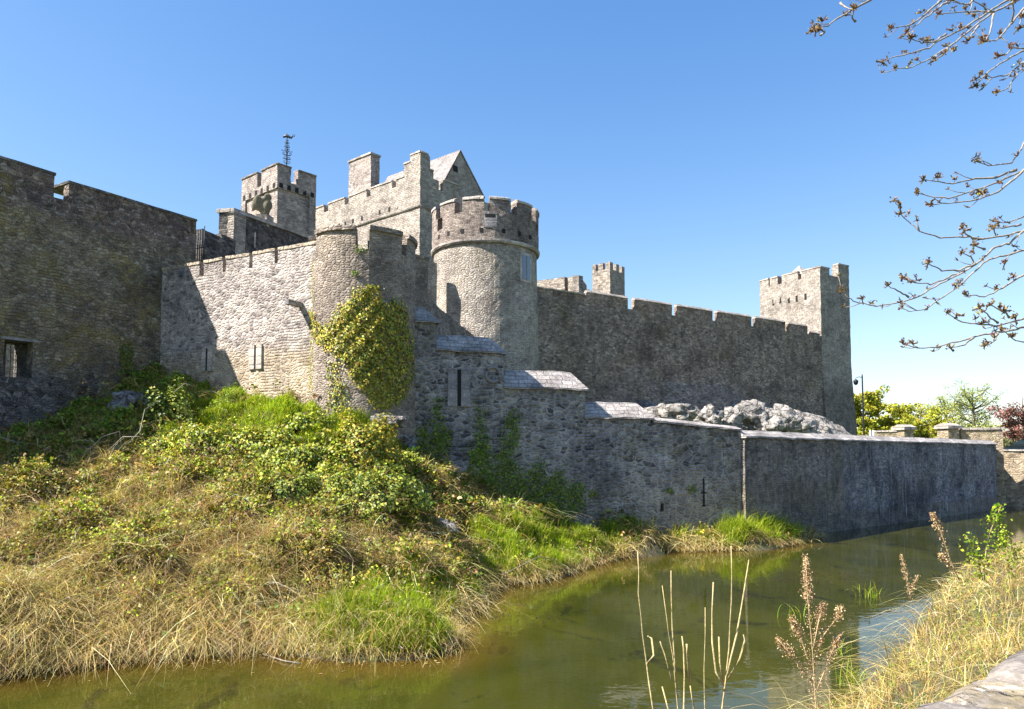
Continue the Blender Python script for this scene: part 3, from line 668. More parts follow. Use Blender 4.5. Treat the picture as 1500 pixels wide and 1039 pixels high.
sweep('coping',Wa.path(s0+.13,s1,zl0,zl1),[(.12,0),(.12,.08),(-.4,.24),(-1.1,.08),(-1.1,0)],M['cap'],ta,.04)
s_,z0_=Wa.hit(1031,740); z1_=Wa.z(1031,701); zc_=Wa.z(1031,722)
Wa.box('cross_loop',s_-.03,s_+.03,z0_,z1_,-.02,.035,M['hole'],ta,0); Wa.box('cross_loop_arm',s_-.13,s_+.13,zc_-.03,zc_+.03,-.02,.032,M['hole'],ta,0)
Wa.box('loop_foot',s_-.09,s_+.09,z0_-.06,z0_,-.02,.03,M['hole'],ta,0)
# quay wall, two straight lengths bending slightly
B0 = Vector((Q3.x,Q3.y)) + Wa.n*.2 + Wa.d*.05
b1=PZ(1238,777,0); b2=PZ(1462,746.5,0)
B1=Vector((b1.x,b1.y)); B2=Vector((b2.x,b2.y))
tb=thing('quay_wall','long low river wall streaked white, with pale coping, rising from the water','castle wall',((B0.x+B2.x)/2,(B0.y+B2.y)/2,0))
Wb1,Wb2=Wall(B0,B1),Wall(B1,B2)
zb_=(Wb1.z(1100,642)+Wb2.z(1455,652))/2
build_wall(Wb1,'','','',1.0,-1,[(0,Wb1.L,zb_)],M['B1'],parent=tb,part='near_length',amp=.03)
build_wall(Wb2,'','','',1.0,-1,[(0,Wb2.L,zb_)],M['B'],parent=tb,part='far_length',amp=.03)
pth=Wb1.path(-.08,Wb1.L,zb_+.002)[:-1]+[(Wb1.pt(Wb1.L,zb_+.002),((Wb1.n+Wb2.n)/2))]+Wb2.path(0,Wb2.L+.1,zb_+.002)[1:]
sweep('coping',pth,[(.12,0),(.12,.07),(-.35,.36),(-.75,.36),(-1.12,.07),(-1.12,0)],M['cap'],tb,.04)
Wend=Wall(B2,B2+Vector((-.62,.78))*7); Wend=Wall(Wend.B,Wend.A)
Wend2=Wall(B2,B2+Vector((.45,.9))*9)
build_wall(Wend2,'','','',1.0,-1,[(0,Wend2.L,zb_-.3)],M['B'],t0=.004,parent=tb,part='end_return',amp=.03)

# ================================================================== LONG CURTAIN WALL + CORNER TOWER
E0=P(1203,470,80.0); D0=P(780,470,59.5)
Wd=Wall(D0,E0)
zd=Wd.z(1000,447.5); zdg=Wd.z(1000,464); zlow=Wd.z(820,427)
ms=[(859,920),(929,984.2),(991.2,1043.5),(1050,1100.5),(1105.8,1150),(1154,1182),(1186.5,1200)]
tops=[(0,Wd.sx(859,450),zlow)]; last=None; mer=[]
for i,(a,b) in enumerate(ms):
    sa,sb2=Wd.sx(a,450),Wd.sx(b,450); zz=(zd if i<5 else (zd-.1 if i==5 else zd-.7))-.16
    if last is not None: tops.append((last,sa,zdg))
    tops.append((sa,sb2,zz)); mer.append((sa,sb2,zz)); last=sb2
tops.append((last,Wd.L,zdg))
bt0,bt1,btz=Wd.sx(1018,580),Wd.sx(1090,580)-Wd.sx(946,580),Wd.z(1015,562)
def batter(t,z):
    k=max(0,1-abs(t-bt0)/(bt1*.55)); return max(0,btz-z)*.62*min(1,k*2)
wd=build_wall(Wd,'curtain_wall','long dark curtain wall with a row of broad coped merlons','castle wall',.34,3,tops,M['D'],parent=None,batter=batter,amp=.035)
cope(Wd,.1,Wd.sx(856,440),zlow,.34,M['cope'],wd,.12,.08)
for a,b,z in mer: cope(Wd,a+.06,b-.06,z,.34,M['cope'],wd,.06,.05,peak=.2)
en=Wd.n; ed=Wd.d; Ec=Wd.B
Wel=Wall(Ec-(-en)*0+(-en)*6,Ec); Wel=Wall(Ec-en*(Wel.L-Wel.sx(1113,430)),Ec)
Wer_=Wall(Ec,Ec+ed*6); Wer_=Wall(Ec,Ec+ed*Wer_.sx(1244.5,440))
tt=thing('corner_tower','tall square corner tower at the far end of the long wall','tower',(Ec.x,Ec.y,3))
zt_=Wel.z(1198,392); ztg=Wel.z(1170,410)
gg=[(Wel.sx(a,405),Wel.sx(b,405)) for a,b in ((1125.5,1127.5),(1139,1145),(1169,1174))]
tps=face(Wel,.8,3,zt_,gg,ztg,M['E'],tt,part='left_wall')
for t in tps:
    if t[2]==zt_: cope(Wel,t[0]+.04,t[1]-.04,zt_,.6,M['cope'],tt,.14,.06)
gg=[(Wer_.sx(a,405),Wer_.sx(b,405)) for a,b in ((1215,1228.5),)]
zt2_=zt_
ez0=Wer_.z(1240,540)
def bat2(t,z): return max(0,ez0-z)*.05
tops=[(0,gg[0][0],zt_-.0),(gg[0][0],gg[0][1],ztg+.2),(gg[0][1],Wer_.L,zt_+.75)]
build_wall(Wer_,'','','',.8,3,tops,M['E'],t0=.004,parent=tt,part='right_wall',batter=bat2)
cope(Wer_,.1,gg[0][0],zt_,.6,M['cope'],tt,.14,.06); cope(Wer_,gg[0][1],Wer_.L,zt_+.75,.6,M['cope'],tt,.14,.06)
WR=Wall(Wer_.B,Wer_.B-en*Wel.L)
def bat3(t,z): return max(0,ez0-z)*.11
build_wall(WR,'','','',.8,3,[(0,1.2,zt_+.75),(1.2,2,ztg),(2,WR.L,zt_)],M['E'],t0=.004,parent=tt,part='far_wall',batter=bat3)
WB_=Wall(WR.B,Wel.A); build_wall(WB_,'','','',.8,3,[(0,WB_.L,zt_)],M['E'],t0=.004,t1=WB_.L-.004,parent=tt,part='rear_wall')
for px,py in ((1133,443),(1143,440),(1155.5,439.5),(1167,438),(1180,435)):
    s,z=Wel.hit(px,py); Wel.box('loop_hole',s-.14,s+.14,z-.36,z+.36,-.02,.012,M['hole'],tt,0)
s,z=Wel.hit(1161,399); q=[Wel.pt(s+a*1.0,zt_-.2,-1.2+b*1.0) for a,b in ((-1,-1),(1,-1),(1,1),(-1,1))]+[Wel.pt(s,Wel.z(1161,387),-1.2)]
link('turret_roof',mesh_py('turret_roof',q,[(0,1,4),(1,2,4),(2,3,4),(3,0,4)],[(0,0),(1,0),(.5,1)]*4),M['cope'],tt)

# ================================================================== BACK TOWER GROUP
Bc=Vector((P(893.5,400,92).x,92)); 
Wf=Wall(Bc-Vector((.78,-.62))*6,Bc); Wf=Wall(Bc-Vector((.78,-.62))*(Wf.L-Wf.sx(867.5,400)),Bc); Wfr=Wall(Bc,Bc+Vector((.62,.78))*6); Wfr=Wall(Bc,Bc+Vector((.62,.78))*Wfr.sx(915,400))
bt=thing('back_tower','small distant tower with four thin merlons behind the long wall','tower',(Bc.x,Bc.y,5))
zf=Wf.z(890,384); zfg=Wf.z(880,396)
face(Wf,.6,5,zf,[(Wf.L*.2,Wf.L*.35),(Wf.L*.6,Wf.L*.78)],zfg,M['far'],bt,part='left_wall',step=.6)
face(Wfr,.6,5,zf,[(Wfr.L*.22,Wfr.L*.42),(Wfr.L*.62,Wfr.L*.8)],zf-.9,M['E'],bt,part='right_wall',step=.6,t0=.004)
WfB=Wall(Wfr.B,Wfr.B-Vector((.78,-.62))*Wf.L); face(WfB,.6,5,zf,[],0,M['far'],bt,part='rear_wall',step=.8)
Wh=Wall(P(786,420,75),P(827,420,73)); 
build_wall(Wh,'back_wall','pale sunlit wall top peeping above the long wall beside the round tower','castle wall',.8,5,[(0,Wh.sx(802,412),Wh.z(796,410)),(Wh.sx(802,412),Wh.L,Wh.z(815,407.5))],M['far'],step=.6)
Wi=Wall(P(832,420,73),P(848,420,72)); Wi2=Wall(Wi.B,(P(868,420,80).x,80))
bb=build_wall(Wi,'back_turret','pale square turret standing left of the small distant tower','tower',.6,5,[(0,Wi.L,Wi.z(842,404.5))],M['far'],step=.6)
build_wall(Wi2,'','','',.6,5,[(0,Wi2.L*.55,Wi.z(842,404.5)),(Wi2.L*.55,Wi2.L*.7,Wi.z(842,404.5)-.9),(Wi2.L*.7,Wi2.L,Wi.z(842,404.5)-.1)],M['E'],t0=.004,parent=bb,part='side_wall',step=.6)

# ---- stone eagle and weathervane
s_,z_=Ws.hit(391,322); pz=Ws.z(391,313)
eg=thing('eagle_statue','weathered stone eagle with half raised wings perched on the stair wall','statue',Ws.pt(s_,z_-.3,-.35))
Ws.box('pedestal',s_-.05,s_+.75,z_-.35,pz,-.7,0.0,M['cope'],eg)
sc_=Ws.pt(s_,0).y/F
bmE=bmesh.new()
k_=sc_*1.2   # one photo pixel in metres, so the figure is about a metre tall
sil=[(215,755),(211,722),(220,672),(243,634),(262,640),(284,657),(298,642),(300,627),(316,614),(334,620),(350,640),(347,655),(334,654),(341,670),(354,690),(353,712),(341,737),(331,772),(316,778),(300,767),(280,772),(262,748),(238,742)]
sil=[((a_-285)/5.77,(772-b_)/5.77) for a_,b_ in sil]
ring=[]
for yy,ins_ in ((-3.4,1.6),(-2.0,0),(2.0,0),(3.4,1.6)):
    cx_e,cz_e=1.5,11; ring.append([bmE.verts.new((cx_e+(a_-cx_e)*(1-ins_/14),yy,cz_e+(b_-cz_e)*(1-ins_/14))) for a_,b_ in sil])
for r0,r1 in zip(ring[:-1],ring[1:]):
    for i in range(len(sil)): bmE.faces.new((r0[i],r0[(i+1)%len(sil)],r1[(i+1)%len(sil)],r1[i]))
bmE.faces.new(ring[0][::-1]); bmE.faces.new(ring[-1])
def ell(c,r,rot=0.):
    m_=bmesh.ops.create_icosphere(bmE,subdivisions=3,radius=1)
    for v in m_['verts']:
        x,y,z=v.co.x*r[0],v.co.y*r[1],v.co.z*r[2]; x,z=x*math.cos(rot)-z*math.sin(rot),x*math.sin(rot)+z*math.cos(rot)
        v.co=(x+c[0],y+c[1],z+c[2])
ell((5,0,10),(5,5.2,9),-.1); ell((6.5,0,24),(3.6,3.2,3.6)); ell((-7,0,13),(4,4.4,9),.15); ell((3,-2.5,2),(2.4,2.2,3)); ell((6,2.5,2),(2.4,2.2,3))
bmesh.ops.recalc_face_normals(bmE,faces=bmE.faces)
meE=bpy.data.meshes.new('body'); bmE.to_mesh(meE); bmE.free()
for v in meE.vertices:
    q=v.co*k_; c0=Ws.pt(s_,0,-.3); fv=Vector((c0.x,c0.y)).normalized(); v.co=Vector((c0.x+fv.y*q.x+fv.x*q.y, c0.y-fv.x*q.x+fv.y*q.y, pz+q.z-.03))
ob=link('body',meE,M['statue'],eg,True); rm=ob.modifiers.new('fuse','REMESH'); rm.mode='VOXEL'; rm.voxel_size=.045; rm.use_smooth_shade=True

vp=P(420,240,54.0); wv=thing('weathervane','tall wrought iron weathervane with scrolls and a curling beast on top','weathervane',(vp.x,vp.y,vp.z-1.2))
vs=54/F
def vq(dx,dy,dd=0): return Vector((vp.x+dx*vs,vp.y+dd*vs,vp.z+(240-dy)*vs))
tubes('pole',[[vq(0,256),vq(0,200)]],.035,M['vane'],wv)
ps=[]
for (y0,h,r) in ((240,7,5),(233,6,4.5),(227,6,7),(221,6,3.5),(215,6,3),(209,5,1.8)):
    for an in (0,math.pi/2,math.pi,1.5*math.pi):
        c_,s2=math.cos(an+.5),math.sin(an+.5)
        ps.append([vq(c_*r*f,y0-h*g,s2*r*f) for f,g in ((0,0),(.5,.05),(1,.3),(.9,.6),(.5,.6),(.6,.4))]); ps.append([vq(c_*r*f,y0-h*g,s2*r*f) for f,g in ((0,1),(.6,.95),(1.15,1.05),(1.0,1.25))])
tubes('scrollwork',ps,.022,M['vane'],wv,4)
tubes('beast_vane',[[vq(-6.5,199.5),vq(-4,198),vq(0,197),vq(3,199),vq(6,200.5),vq(8,198),vq(9,194.5)],[vq(-4,198),vq(-1,194.5),vq(2,197)],[vq(11,195),vq(10.5,199)]],[[.05,.1,.13,.1,.08,.06,.02],[.03,.07,.03],[.03,.03]],M['vane'],wv)
cr=Vector((kr.x,kr.y))
fl=[We2.pt(.3,ze-1.4,-.2),We2.pt(We2.L-.3,ze-1.4,-.2)]; fl+=[fl[1]+Vector((cr.x,cr.y,0))*(Wer2.L-.6),fl[0]+Vector((cr.x,cr.y,0))*(Wer2.L-.6)]
link('roof_deck',mesh_py('roof_deck',fl,[(0,1,2,3)],[(0,0),(3,0),(3,3),(0,3)]),M['slate'],et)

# ================================================================== TERRAIN OF THE CASTLE BANK
CP=[]
def cpt(px,py,d,dz=0.): p=P(px,py,d); CP.append((p.x,p.y,p.z+dz))
def cw(W,px,py,dz=0.,out=0.): s,z=W.hit(px,py); p=W.pt(s,z+dz,out); CP.append(tuple(p))
for px,py in ((-120,730),(0,648),(60,622),(100,612),(160,580),(200,556),(237,542)): cw(Wl,px,py,-.1)
for px,py in ((300,566),(370,578),(450,584)): cw(Wm,px,py,-.12)
for px,py in ((470,592),(530,612),(585,650)): 
    ph,z=T1.hit(px,py); CP.append(tuple(T1.pt(ph,z-.1,T1.R)))
for px,py in ((620,690),(650,705),(700,722),(780,748),(860,766),(960,776),(1030,776),(1080,772)): cw(Wa,px,py,-.15)
for px,py in ((1110,778),(1170,783),(1200,790)): cw(Wb1,px,py,-.2)
bank=[(-330,1035),(-120,1012),(0,994),(100,980),(200,966),(330,958),(400,955),(470,966),(560,968),(635,962),(660,945),(655,915),(690,893),(702,872),(725,860),(800,850),(860,830),(905,818),(965,809),(1085,806),(1150,800),(1198,786)]
BK=[PZ(a,b,0) for a,b in bank]
for i,p in enumerate(BK):
    CP.append((p.x,p.y,.0))
    q=BK[min(i+1,len(BK)-1)]-BK[max(i-1,0)]; nn_=Vector((q.y,-q.x,0)).normalized()
    CP.append((p.x+nn_.x*1.3,p.y+nn_.y*1.3,-.75)); CP.append((p.x-nn_.x*.7,p.y-nn_.y*.7,.62))
CP.append((-2,20,-1.2)) if 0 else None
mid=[(-120,760,20),(0,700,23),(100,668,25),(240,622,27.2),(330,612,27.2),(450,622,26.4),(540,660,26),
     (-120,850,16.5),(0,770,19.5),(150,745,21.5),(300,715,22.8),(450,718,22.8),(560,742,23),(620,765,24.5),
     (0,865,16),(150,850,17),(300,838,17.6),(450,838,18.2),(560,842,19),(625,845,20.6),
     (0,925,14.6),(150,915,15.6),(300,905,16.4),(440,895,16.8),(560,905,16.8),
     (680,770,26),(720,790,25.2),(800,790,27.2),(860,795,28.8),(960,785,31.2),(1085,782,32.6),(650,830,22)]
for a in mid: cpt(*a)
CP=np.array(CP)
def tps(XY,Zv,lam=.02):
    n=len(XY); d=np.linalg.norm(XY[:,None]-XY[None],axis=2); K=np.where(d>0,d*d*np.log(d+1e-9),0)+lam*np.eye(n)*8
    A=np.zeros((n+3,n+3)); A[:n,:n]=K; A[:n,n]=1; A[:n,n+1:]=XY; A[n,:n]=1; A[n+1:,:n]=XY.T
    sol=np.linalg.solve(A,np.concatenate([Zv,[0,0,0]])); return sol
keep_=[0]
for i in range(1,len(CP)):
    if np.min(np.linalg.norm(CP[keep_][:,:2]-CP[i,:2],axis=1))>.35: keep_.append(i)
CP=CP[keep_]; TS=tps(CP[:,:2],CP[:,2])
def lump(x,y):
    return 1.7*(.16*np.sin(1.7*x+.6*y)*np.sin(1.3*y-.5*x)+.09*np.sin(3.7*x-2.1*y+1)*np.sin(2.9*y+1.7*x)+.05*np.sin(7.3*x+5.1*y)*np.sin(6.1*y-4.3*x))
def terrain(x,y):
    x=np.asarray(x,float); y=np.asarray(y,float); out=np.empty(x.shape).ravel(); xf,yf=x.ravel(),y.ravel()
    for i in range(0,len(xf),20000):
        a,b=xf[i:i+20000],yf[i:i+20000]
        d=np.hypot(a[:,None]-CP[None,:,0],b[:,None]-CP[None,:,1]); K=np.where(d>0,d*d*np.log(d+1e-9),0)
        out[i:i+20000]=K@TS[:-3]+TS[-3]+TS[-2]*a+TS[-1]*b
    out=out.reshape(x.shape)
    return np.clip(out,-1.2,9)+lump(x,y)*np.clip((out-.1)*1.2,0,1)
bxy=np.array([(p.x,p.y) for p in BK])
chain=[(-60,bxy[0,1])]; 
poly=np.array([tuple(Wl.pt(-8,0,0)[:2])]+[tuple(Wl.pt(Wl.L-1.6,0,0)[:2])]+[tuple(Wm.pt(Wm.L-.5,0,0)[:2])]+[tuple(T1.pt(a,0,T1.R-.1)[:2]) for a in np.linspace(-1.1,1.2,8)]+[tuple(Wa.pt(1,0)[:2]),tuple(Wa.pt(Wa.L,0)[:2]),tuple(Wb1.pt(Wb1.L*.8,0)[:2])]+[tuple(q) for q in bxy[::-1]])
def inpoly(x,y,pl):
    r=np.zeros(x.shape,bool); j=len(pl)-1
    for i in range(len(pl)):
        c=((pl[i,1]>y)!=(pl[j,1]>y))&(x<(pl[j,0]-pl[i,0])*(y-pl[i,1])/(pl[j,1]-pl[i,1]+1e-12)+pl[i,0]); r^=c; j=i
    return r
# visible sheet: everything in the polygon, grown about 1.2 m so that it runs under walls and water
gx=np.arange(-30,18,.22); gy=np.arange(9,38,.22); X,Y=np.meshgrid(gx,gy)
ins=inpoly(X,Y,poly)
g_=ins.copy()
for _ in range(6):
    h_=g_.copy(); h_[1:]|=g_[:-1]; h_[:-1]|=g_[1:]; h_[:,1:]|=g_[:,:-1]; h_[:,:-1]|=g_[:,1:]; g_=h_
Z=terrain(X,Y); Z=np.where(ins,Z,np.minimum(Z,np.where(Y<bxy[:,1].min(),0,9)))
idx=-np.ones(X.shape,int); idx[g_]=np.arange(g_.sum())
q=np.stack([idx[:-1,:-1],idx[:-1,1:],idx[1:,1:],idx[1:,:-1]],-1).reshape(-1,4); q=q[(q>=0).all(1)]
soil=N('bank_soil'); tc=soil.n('ShaderNodeTexCoord').outputs['Object']
f1=soil.noise(tc,1.1,5,.65); f2=soil.noise(tc,14,4,.7)
c_=soil.mix(soil.mr(f1,.4,.62),(.075,.062,.032),(.05,.07,.015)); c_=soil.mix(soil.mr(f2,.45,.7),c_,(.15,.12,.065))
soil.l(c_,soil.b.inputs['Base Color']); soil.b.inputs['Roughness'].default_value=1; soil.bump(f2,.08)
tag(link('bank',mesh_np('bank',np.stack([X[g_],Y[g_],Z[g_]],1),[q]),soil.m,smooth=True),kind='structure')

# ---- near bank (where the camera stands)
RL=np.array([(-40,2.0),(-12,4.0),(-4,4.5),(0,5.4),(1.5,7.4),(3.1,9.6),(5.5,12.0),(9.3,17.4),(14.2,24.5),(20,30.5),(28,38),(44,50),(62,62)],float)
def dist_line(x,y):
    best=np.full(x.shape,1e9); sg=np.zeros(x.shape)
    for a,b in zip(RL[:-1],RL[1:]):
        d=b-a; L2=d@d; t=np.clip(((x-a[0])*d[0]+(y-a[1])*d[1])/L2,0,1); dx=x-a[0]-t*d[0]; dy=y-a[1]-t*d[1]; dd=np.hypot(dx,dy)
        cr=d[0]*dy-d[1]*dx; m_=dd<best; best=np.where(m_,dd,best); sg=np.where(m_,-np.sign(cr),sg)
    return best*sg      # positive = inland (camera side)
def nearbank(x,y):
    t=dist_line(x,y); z=np.interp(t,[-2,-.5,0,.3,1.5,3,4.2,8,40],[-1,-.4,0,.4,1.25,2.05,2.35,2.5,2.6])
    z=z*np.interp(y,[16,26],[1,.62])
    return z+.6*lump(x*1.3,y*1.3)*np.clip(t,0,.7)
gx=np.arange(-40,60,.35); gy=np.arange(-14,62,.35); X,Y=np.meshgrid(gx,gy); T=dist_line(X,Y); g_=T>-1.6
Z=nearbank(X,Y); idx=-np.ones(X.shape,int); idx[g_]=np.arange(g_.sum())
q=np.stack([idx[:-1,:-1],idx[:-1,1:],idx[1:,1:],idx[1:,:-1]],-1).reshape(-1,4); q=q[(q>=0).all(1)]
tag(link('near_bank',mesh_np('near_bank',np.stack([X[g_],Y[g_],Z[g_]],1),[q]),soil.m,smooth=True),kind='structure')

# ---- water
wm=N('river_water'); tc=wm.n('ShaderNodeTexCoord').outputs['Object']
lo=wm.noise(wm.vmath('MULTIPLY',tc,(.35,.16,1)),1,4,.6,.5)
wc=wm.mix(wm.mr(lo,.35,.65),(.028,.031,.004),(.044,.045,.006))
wd_=wm.noise(wm.vmath('MULTIPLY',wm.vmath('ADD',tc,(3.3,0,0)),(.5,.28,1)),1.1,6,.7,1.2)
wc=wm.mix(wm.mr(wd_,.56,.66,0,.75),wc,(.010,.012,.005))
geo=wm.n('ShaderNodeAttribute',attribute_name='Col').outputs['Color']
sepw=wm.n('ShaderNodeSeparateColor'); wm.l(geo,sepw.inputs[0])
wc=wm.mix(wm.math('MULTIPLY',sepw.outputs[0],.85),wc,(.10,.055,.010))
wm.l(wc,wm.b.inputs['Base Color']); wm.b.inputs['Roughness'].default_value=.02; wm.b.inputs['IOR'].default_value=1.333
r1=wm.noise(wm.vmath('MULTIPLY',tc,(1,1.6,1)),2.2,3,.55,.4); r2=wm.noise(tc,9,2,.5)
wm.bump(wm.math('ADD',r1,wm.math('MULTIPLY',r2,.14)),.010,.28)
# grid, with the shallows along the castle bank marked in an attribute
gx=np.arange(-45,66,.35); gy=np.arange(-6,70,.35); X,Y=np.meshgrid(gx,gy)
db=np.full(X.shape,1e9)
for a,b in zip(bxy[:-1],bxy[1:]):
    d=b-a; t=np.clip(((X-a[0])*d[0]+(Y-a[1])*d[1])/(d@d),0,1); db=np.minimum(db,np.hypot(X-a[0]-t*d[0],Y-a[1]-t*d[1]))
sh=np.clip(1-db/1.8,0,1)**1.2
n_=X.size; idx=np.arange(n_).reshape(X.shape)
q=np.stack([idx[:-1,:-1],idx[:-1,1:],idx[1:,1:],idx[1:,:-1]],-1).reshape(-1,4)
tag(link('river',mesh_np('river',np.stack([X.ravel(),Y.ravel(),np.zeros(n_)],1),[q],np.stack([sh.ravel()]*3,1)),wm.m),kind='structure')

# ---- the ground beyond, out to the horizon, with the castle court raised
gm=plain('meadow',(.07,.095,.025),1,0,.4,.5)
bmg=bmesh.new()
vs_=[bmg.verts.new(v) for v in ((-6000,-3000,-1.3),(6000,-3000,-1.3),(6000,9000,-1.3),(-6000,9000,-1.3))]; bmg.faces.new(vs_)
me=bpy.data.meshes.new('ground'); bmg.to_mesh(me); bmg.free(); tag(link('ground',me,gm),kind='structure')
ct=[Wl.pt(0,0,-.9),Wl.pt(Wl.L-1.7,0,-.9),Wm.pt(Wm.L-.7,0,-.5),Wa.pt(1.2,0,-.5),Wa.pt(Wa.L,0,-.5),Wb1.pt(Wb1.L,0,-.5),Wb2.pt(Wb2.L-.5,0,-.5),Vector((46,72,0)),Vector((70,95,0)),Vector((2500,1500,0)),Vector((2500,6000,0)),Vector((-2500,6000,0)),Vector((-2500,20,0))]
me=mesh_py('court_ground',[(p.x,p.y,4.2) for p in ct],[tuple(range(len(ct)))]); bm=bmesh.new(); bm.from_mesh(me); bmesh.ops.triangulate(bm,faces=bm.faces); bm.normal_update()
for f in bm.faces:
    if f.normal.z<0: f.normal_flip()
bm.to_mesh(me); bm.free(); tag(link('court_ground',me,gm),kind='structure')

# ================================================================== ROCK OUTCROP under the long wall
rk=[(846,606),(870,600),(905,596),(940,592),(965,590),(990,598),(1010,610),(1030,604),(1060,595),(1100,594),(1130,599),(1165,606),(1182,622),(1200,642),(1218,662),(1250,690)]
na,nb=190,56
V=[]; s0,s1=Wd.sx(846,590),Wd.sx(1250,610)
hx=[Wd.sx(a,b) for a,b in rk]; hz_=[Wd.z(a,b) for a,b in rk]
for i in range(na+1):
    t=s0+(s1-s0)*i/na; top=np.interp(t,hx,hz_)
    for j in range(nb+1):
        o=-.6+8.6*j/nb; f=np.clip(1-(max(o-1.4,0)/6.2)**2.0,0,1); z=3.4+(top-3.4)*f
        p=Wd.pt(t,z,o); v=Vector(p)
        r=1-abs(mnoise.noise(v*.42))*2; r2=mnoise.cell(v*.55+mnoise.noise_vector(v*.6)*.45); r3=mnoise.fractal(v*.9,1.15,2.1,6)
        p.z+=(r*.6+(r2-.5)*.28+r3*.2-.4)*min(1,j/8+.15)*(.4+.6*f); p+=Vector((Wd.n.x,Wd.n.y,0))*(mnoise.noise(v*.9+Vector((5,0,0)))*.5)
        V.append(p)
q=[(i*(nb+1)+j,i*(nb+1)+j+1,(i+1)*(nb+1)+j+1,(i+1)*(nb+1)+j) for i in range(na) for j in range(nb)]
uv=[]
for f in q:
    for v in f: uv.append((V[v].x*.9+V[v].z*.5,V[v].y*.7+V[v].z*.6))
me=mesh_py('rock_outcrop',V,q,uv); bm=bmesh.new(); bm.from_mesh(me); bm.normal_update()
if sum(f.normal.z for f in bm.faces)<0: bmesh.ops.reverse_faces(bm,faces=bm.faces)
bm.to_mesh(me); bm.free()
tag(link('rock_outcrop',me,M['rock'],smooth=True),'pale limestone outcrop heaped against the foot of the long dark wall','rock')
def boulder(name,c,r,label,cat='boulder',group=None,m=None,seed=0,sub=4):
    bm=bmesh.new(); bmesh.ops.create_icosphere(bm,subdivisions=sub,radius=1)
    for v in bm.verts:
        d=v.co.copy(); k=1+.4*mnoise.noise(d*1.2+Vector((seed,0,0)))+.2*(mnoise.cell(d*1.3+mnoise.noise_vector(d*2)*.35+Vector((0,seed,0)))-.5)+.14*mnoise.fractal(d*3+Vector((0,0,seed)),1,2,5)
        v.co=Vector((d.x*r[0],d.y*r[1],d.z*r[2]))*k
    me=bpy.data.meshes.new(name); bm.to_mesh(me); bm.free()
    l=me.uv_layers.new(name='UVMap')
    for lp in me.loops: co=me.vertices[lp.vertex_index].co; l.data[lp.index].uv=(co.x*.9+co.z*.4+seed,co.y*.5+co.z)
    o=link(name,me,m or M['rock'],smooth=True); o.location=c; tag(o,label,cat,group); return o
bl=[(1103,613,66,1.9,1.5,'largest white boulder in front of the long wall'),(1072,616,64.5,1.1,1.1,'white boulder just left of the largest one'),(1150,618,66,1.4,1.1,'craggy pale boulder right of the largest white one'),(1133,625,64,.9,.7,'small pale boulder low behind the quay wall coping'),(1188,634,67,.8,.6,'small white boulder at the right end of the rocks'),(1172,626,66,1.1,.7,'low pale boulder near the right end of the rocks'),(1040,613,63,1.3,1.0,'cracked pale boulder above the end of the low river wall'),(990,608,61,1.6,1.0,'broad pale boulder above the low river wall')]
for i,(px,py,d,r,h,lab) in enumerate(bl):
    p=P(px,py,d); boulder('boulder',p,(r,r*.8,h),lab,group='boulders below the long wall',seed=i*3.7)
p=P(190,583,28.3); boulder('rock',(p.x,p.y,p.z-.25),(.75,.6,.55),'grey rock in the shade among grass beside the left wall','rock',m=M['crag'],seed=40)
ph,z=T1.hit(560,615); p=T1.pt(ph,z,T1.R+.25); boulder('rock',(p.x,p.y,p.z-.1),(.75,.35,.3),'whitish footing rock at the base of the ivy tower','rock',seed=50)
ph,z=T1.hit(598,690,T1.R+.3); p=T1.pt(ph,z,T1.R+.1); boulder('rock',(p.x,p.y,p.z-.2),(.7,.55,1.3),'tall rough grey crag under the right side of the ivy tower','rock',m=M['crag'],seed=60)
p=P(640,775,24.6); boulder('rock',(p.x,p.y,p.z-.3),(.8,.7,.75),'dark bare crag half hidden by brambles below the river wall','rock',m=M['crag'],seed=70)

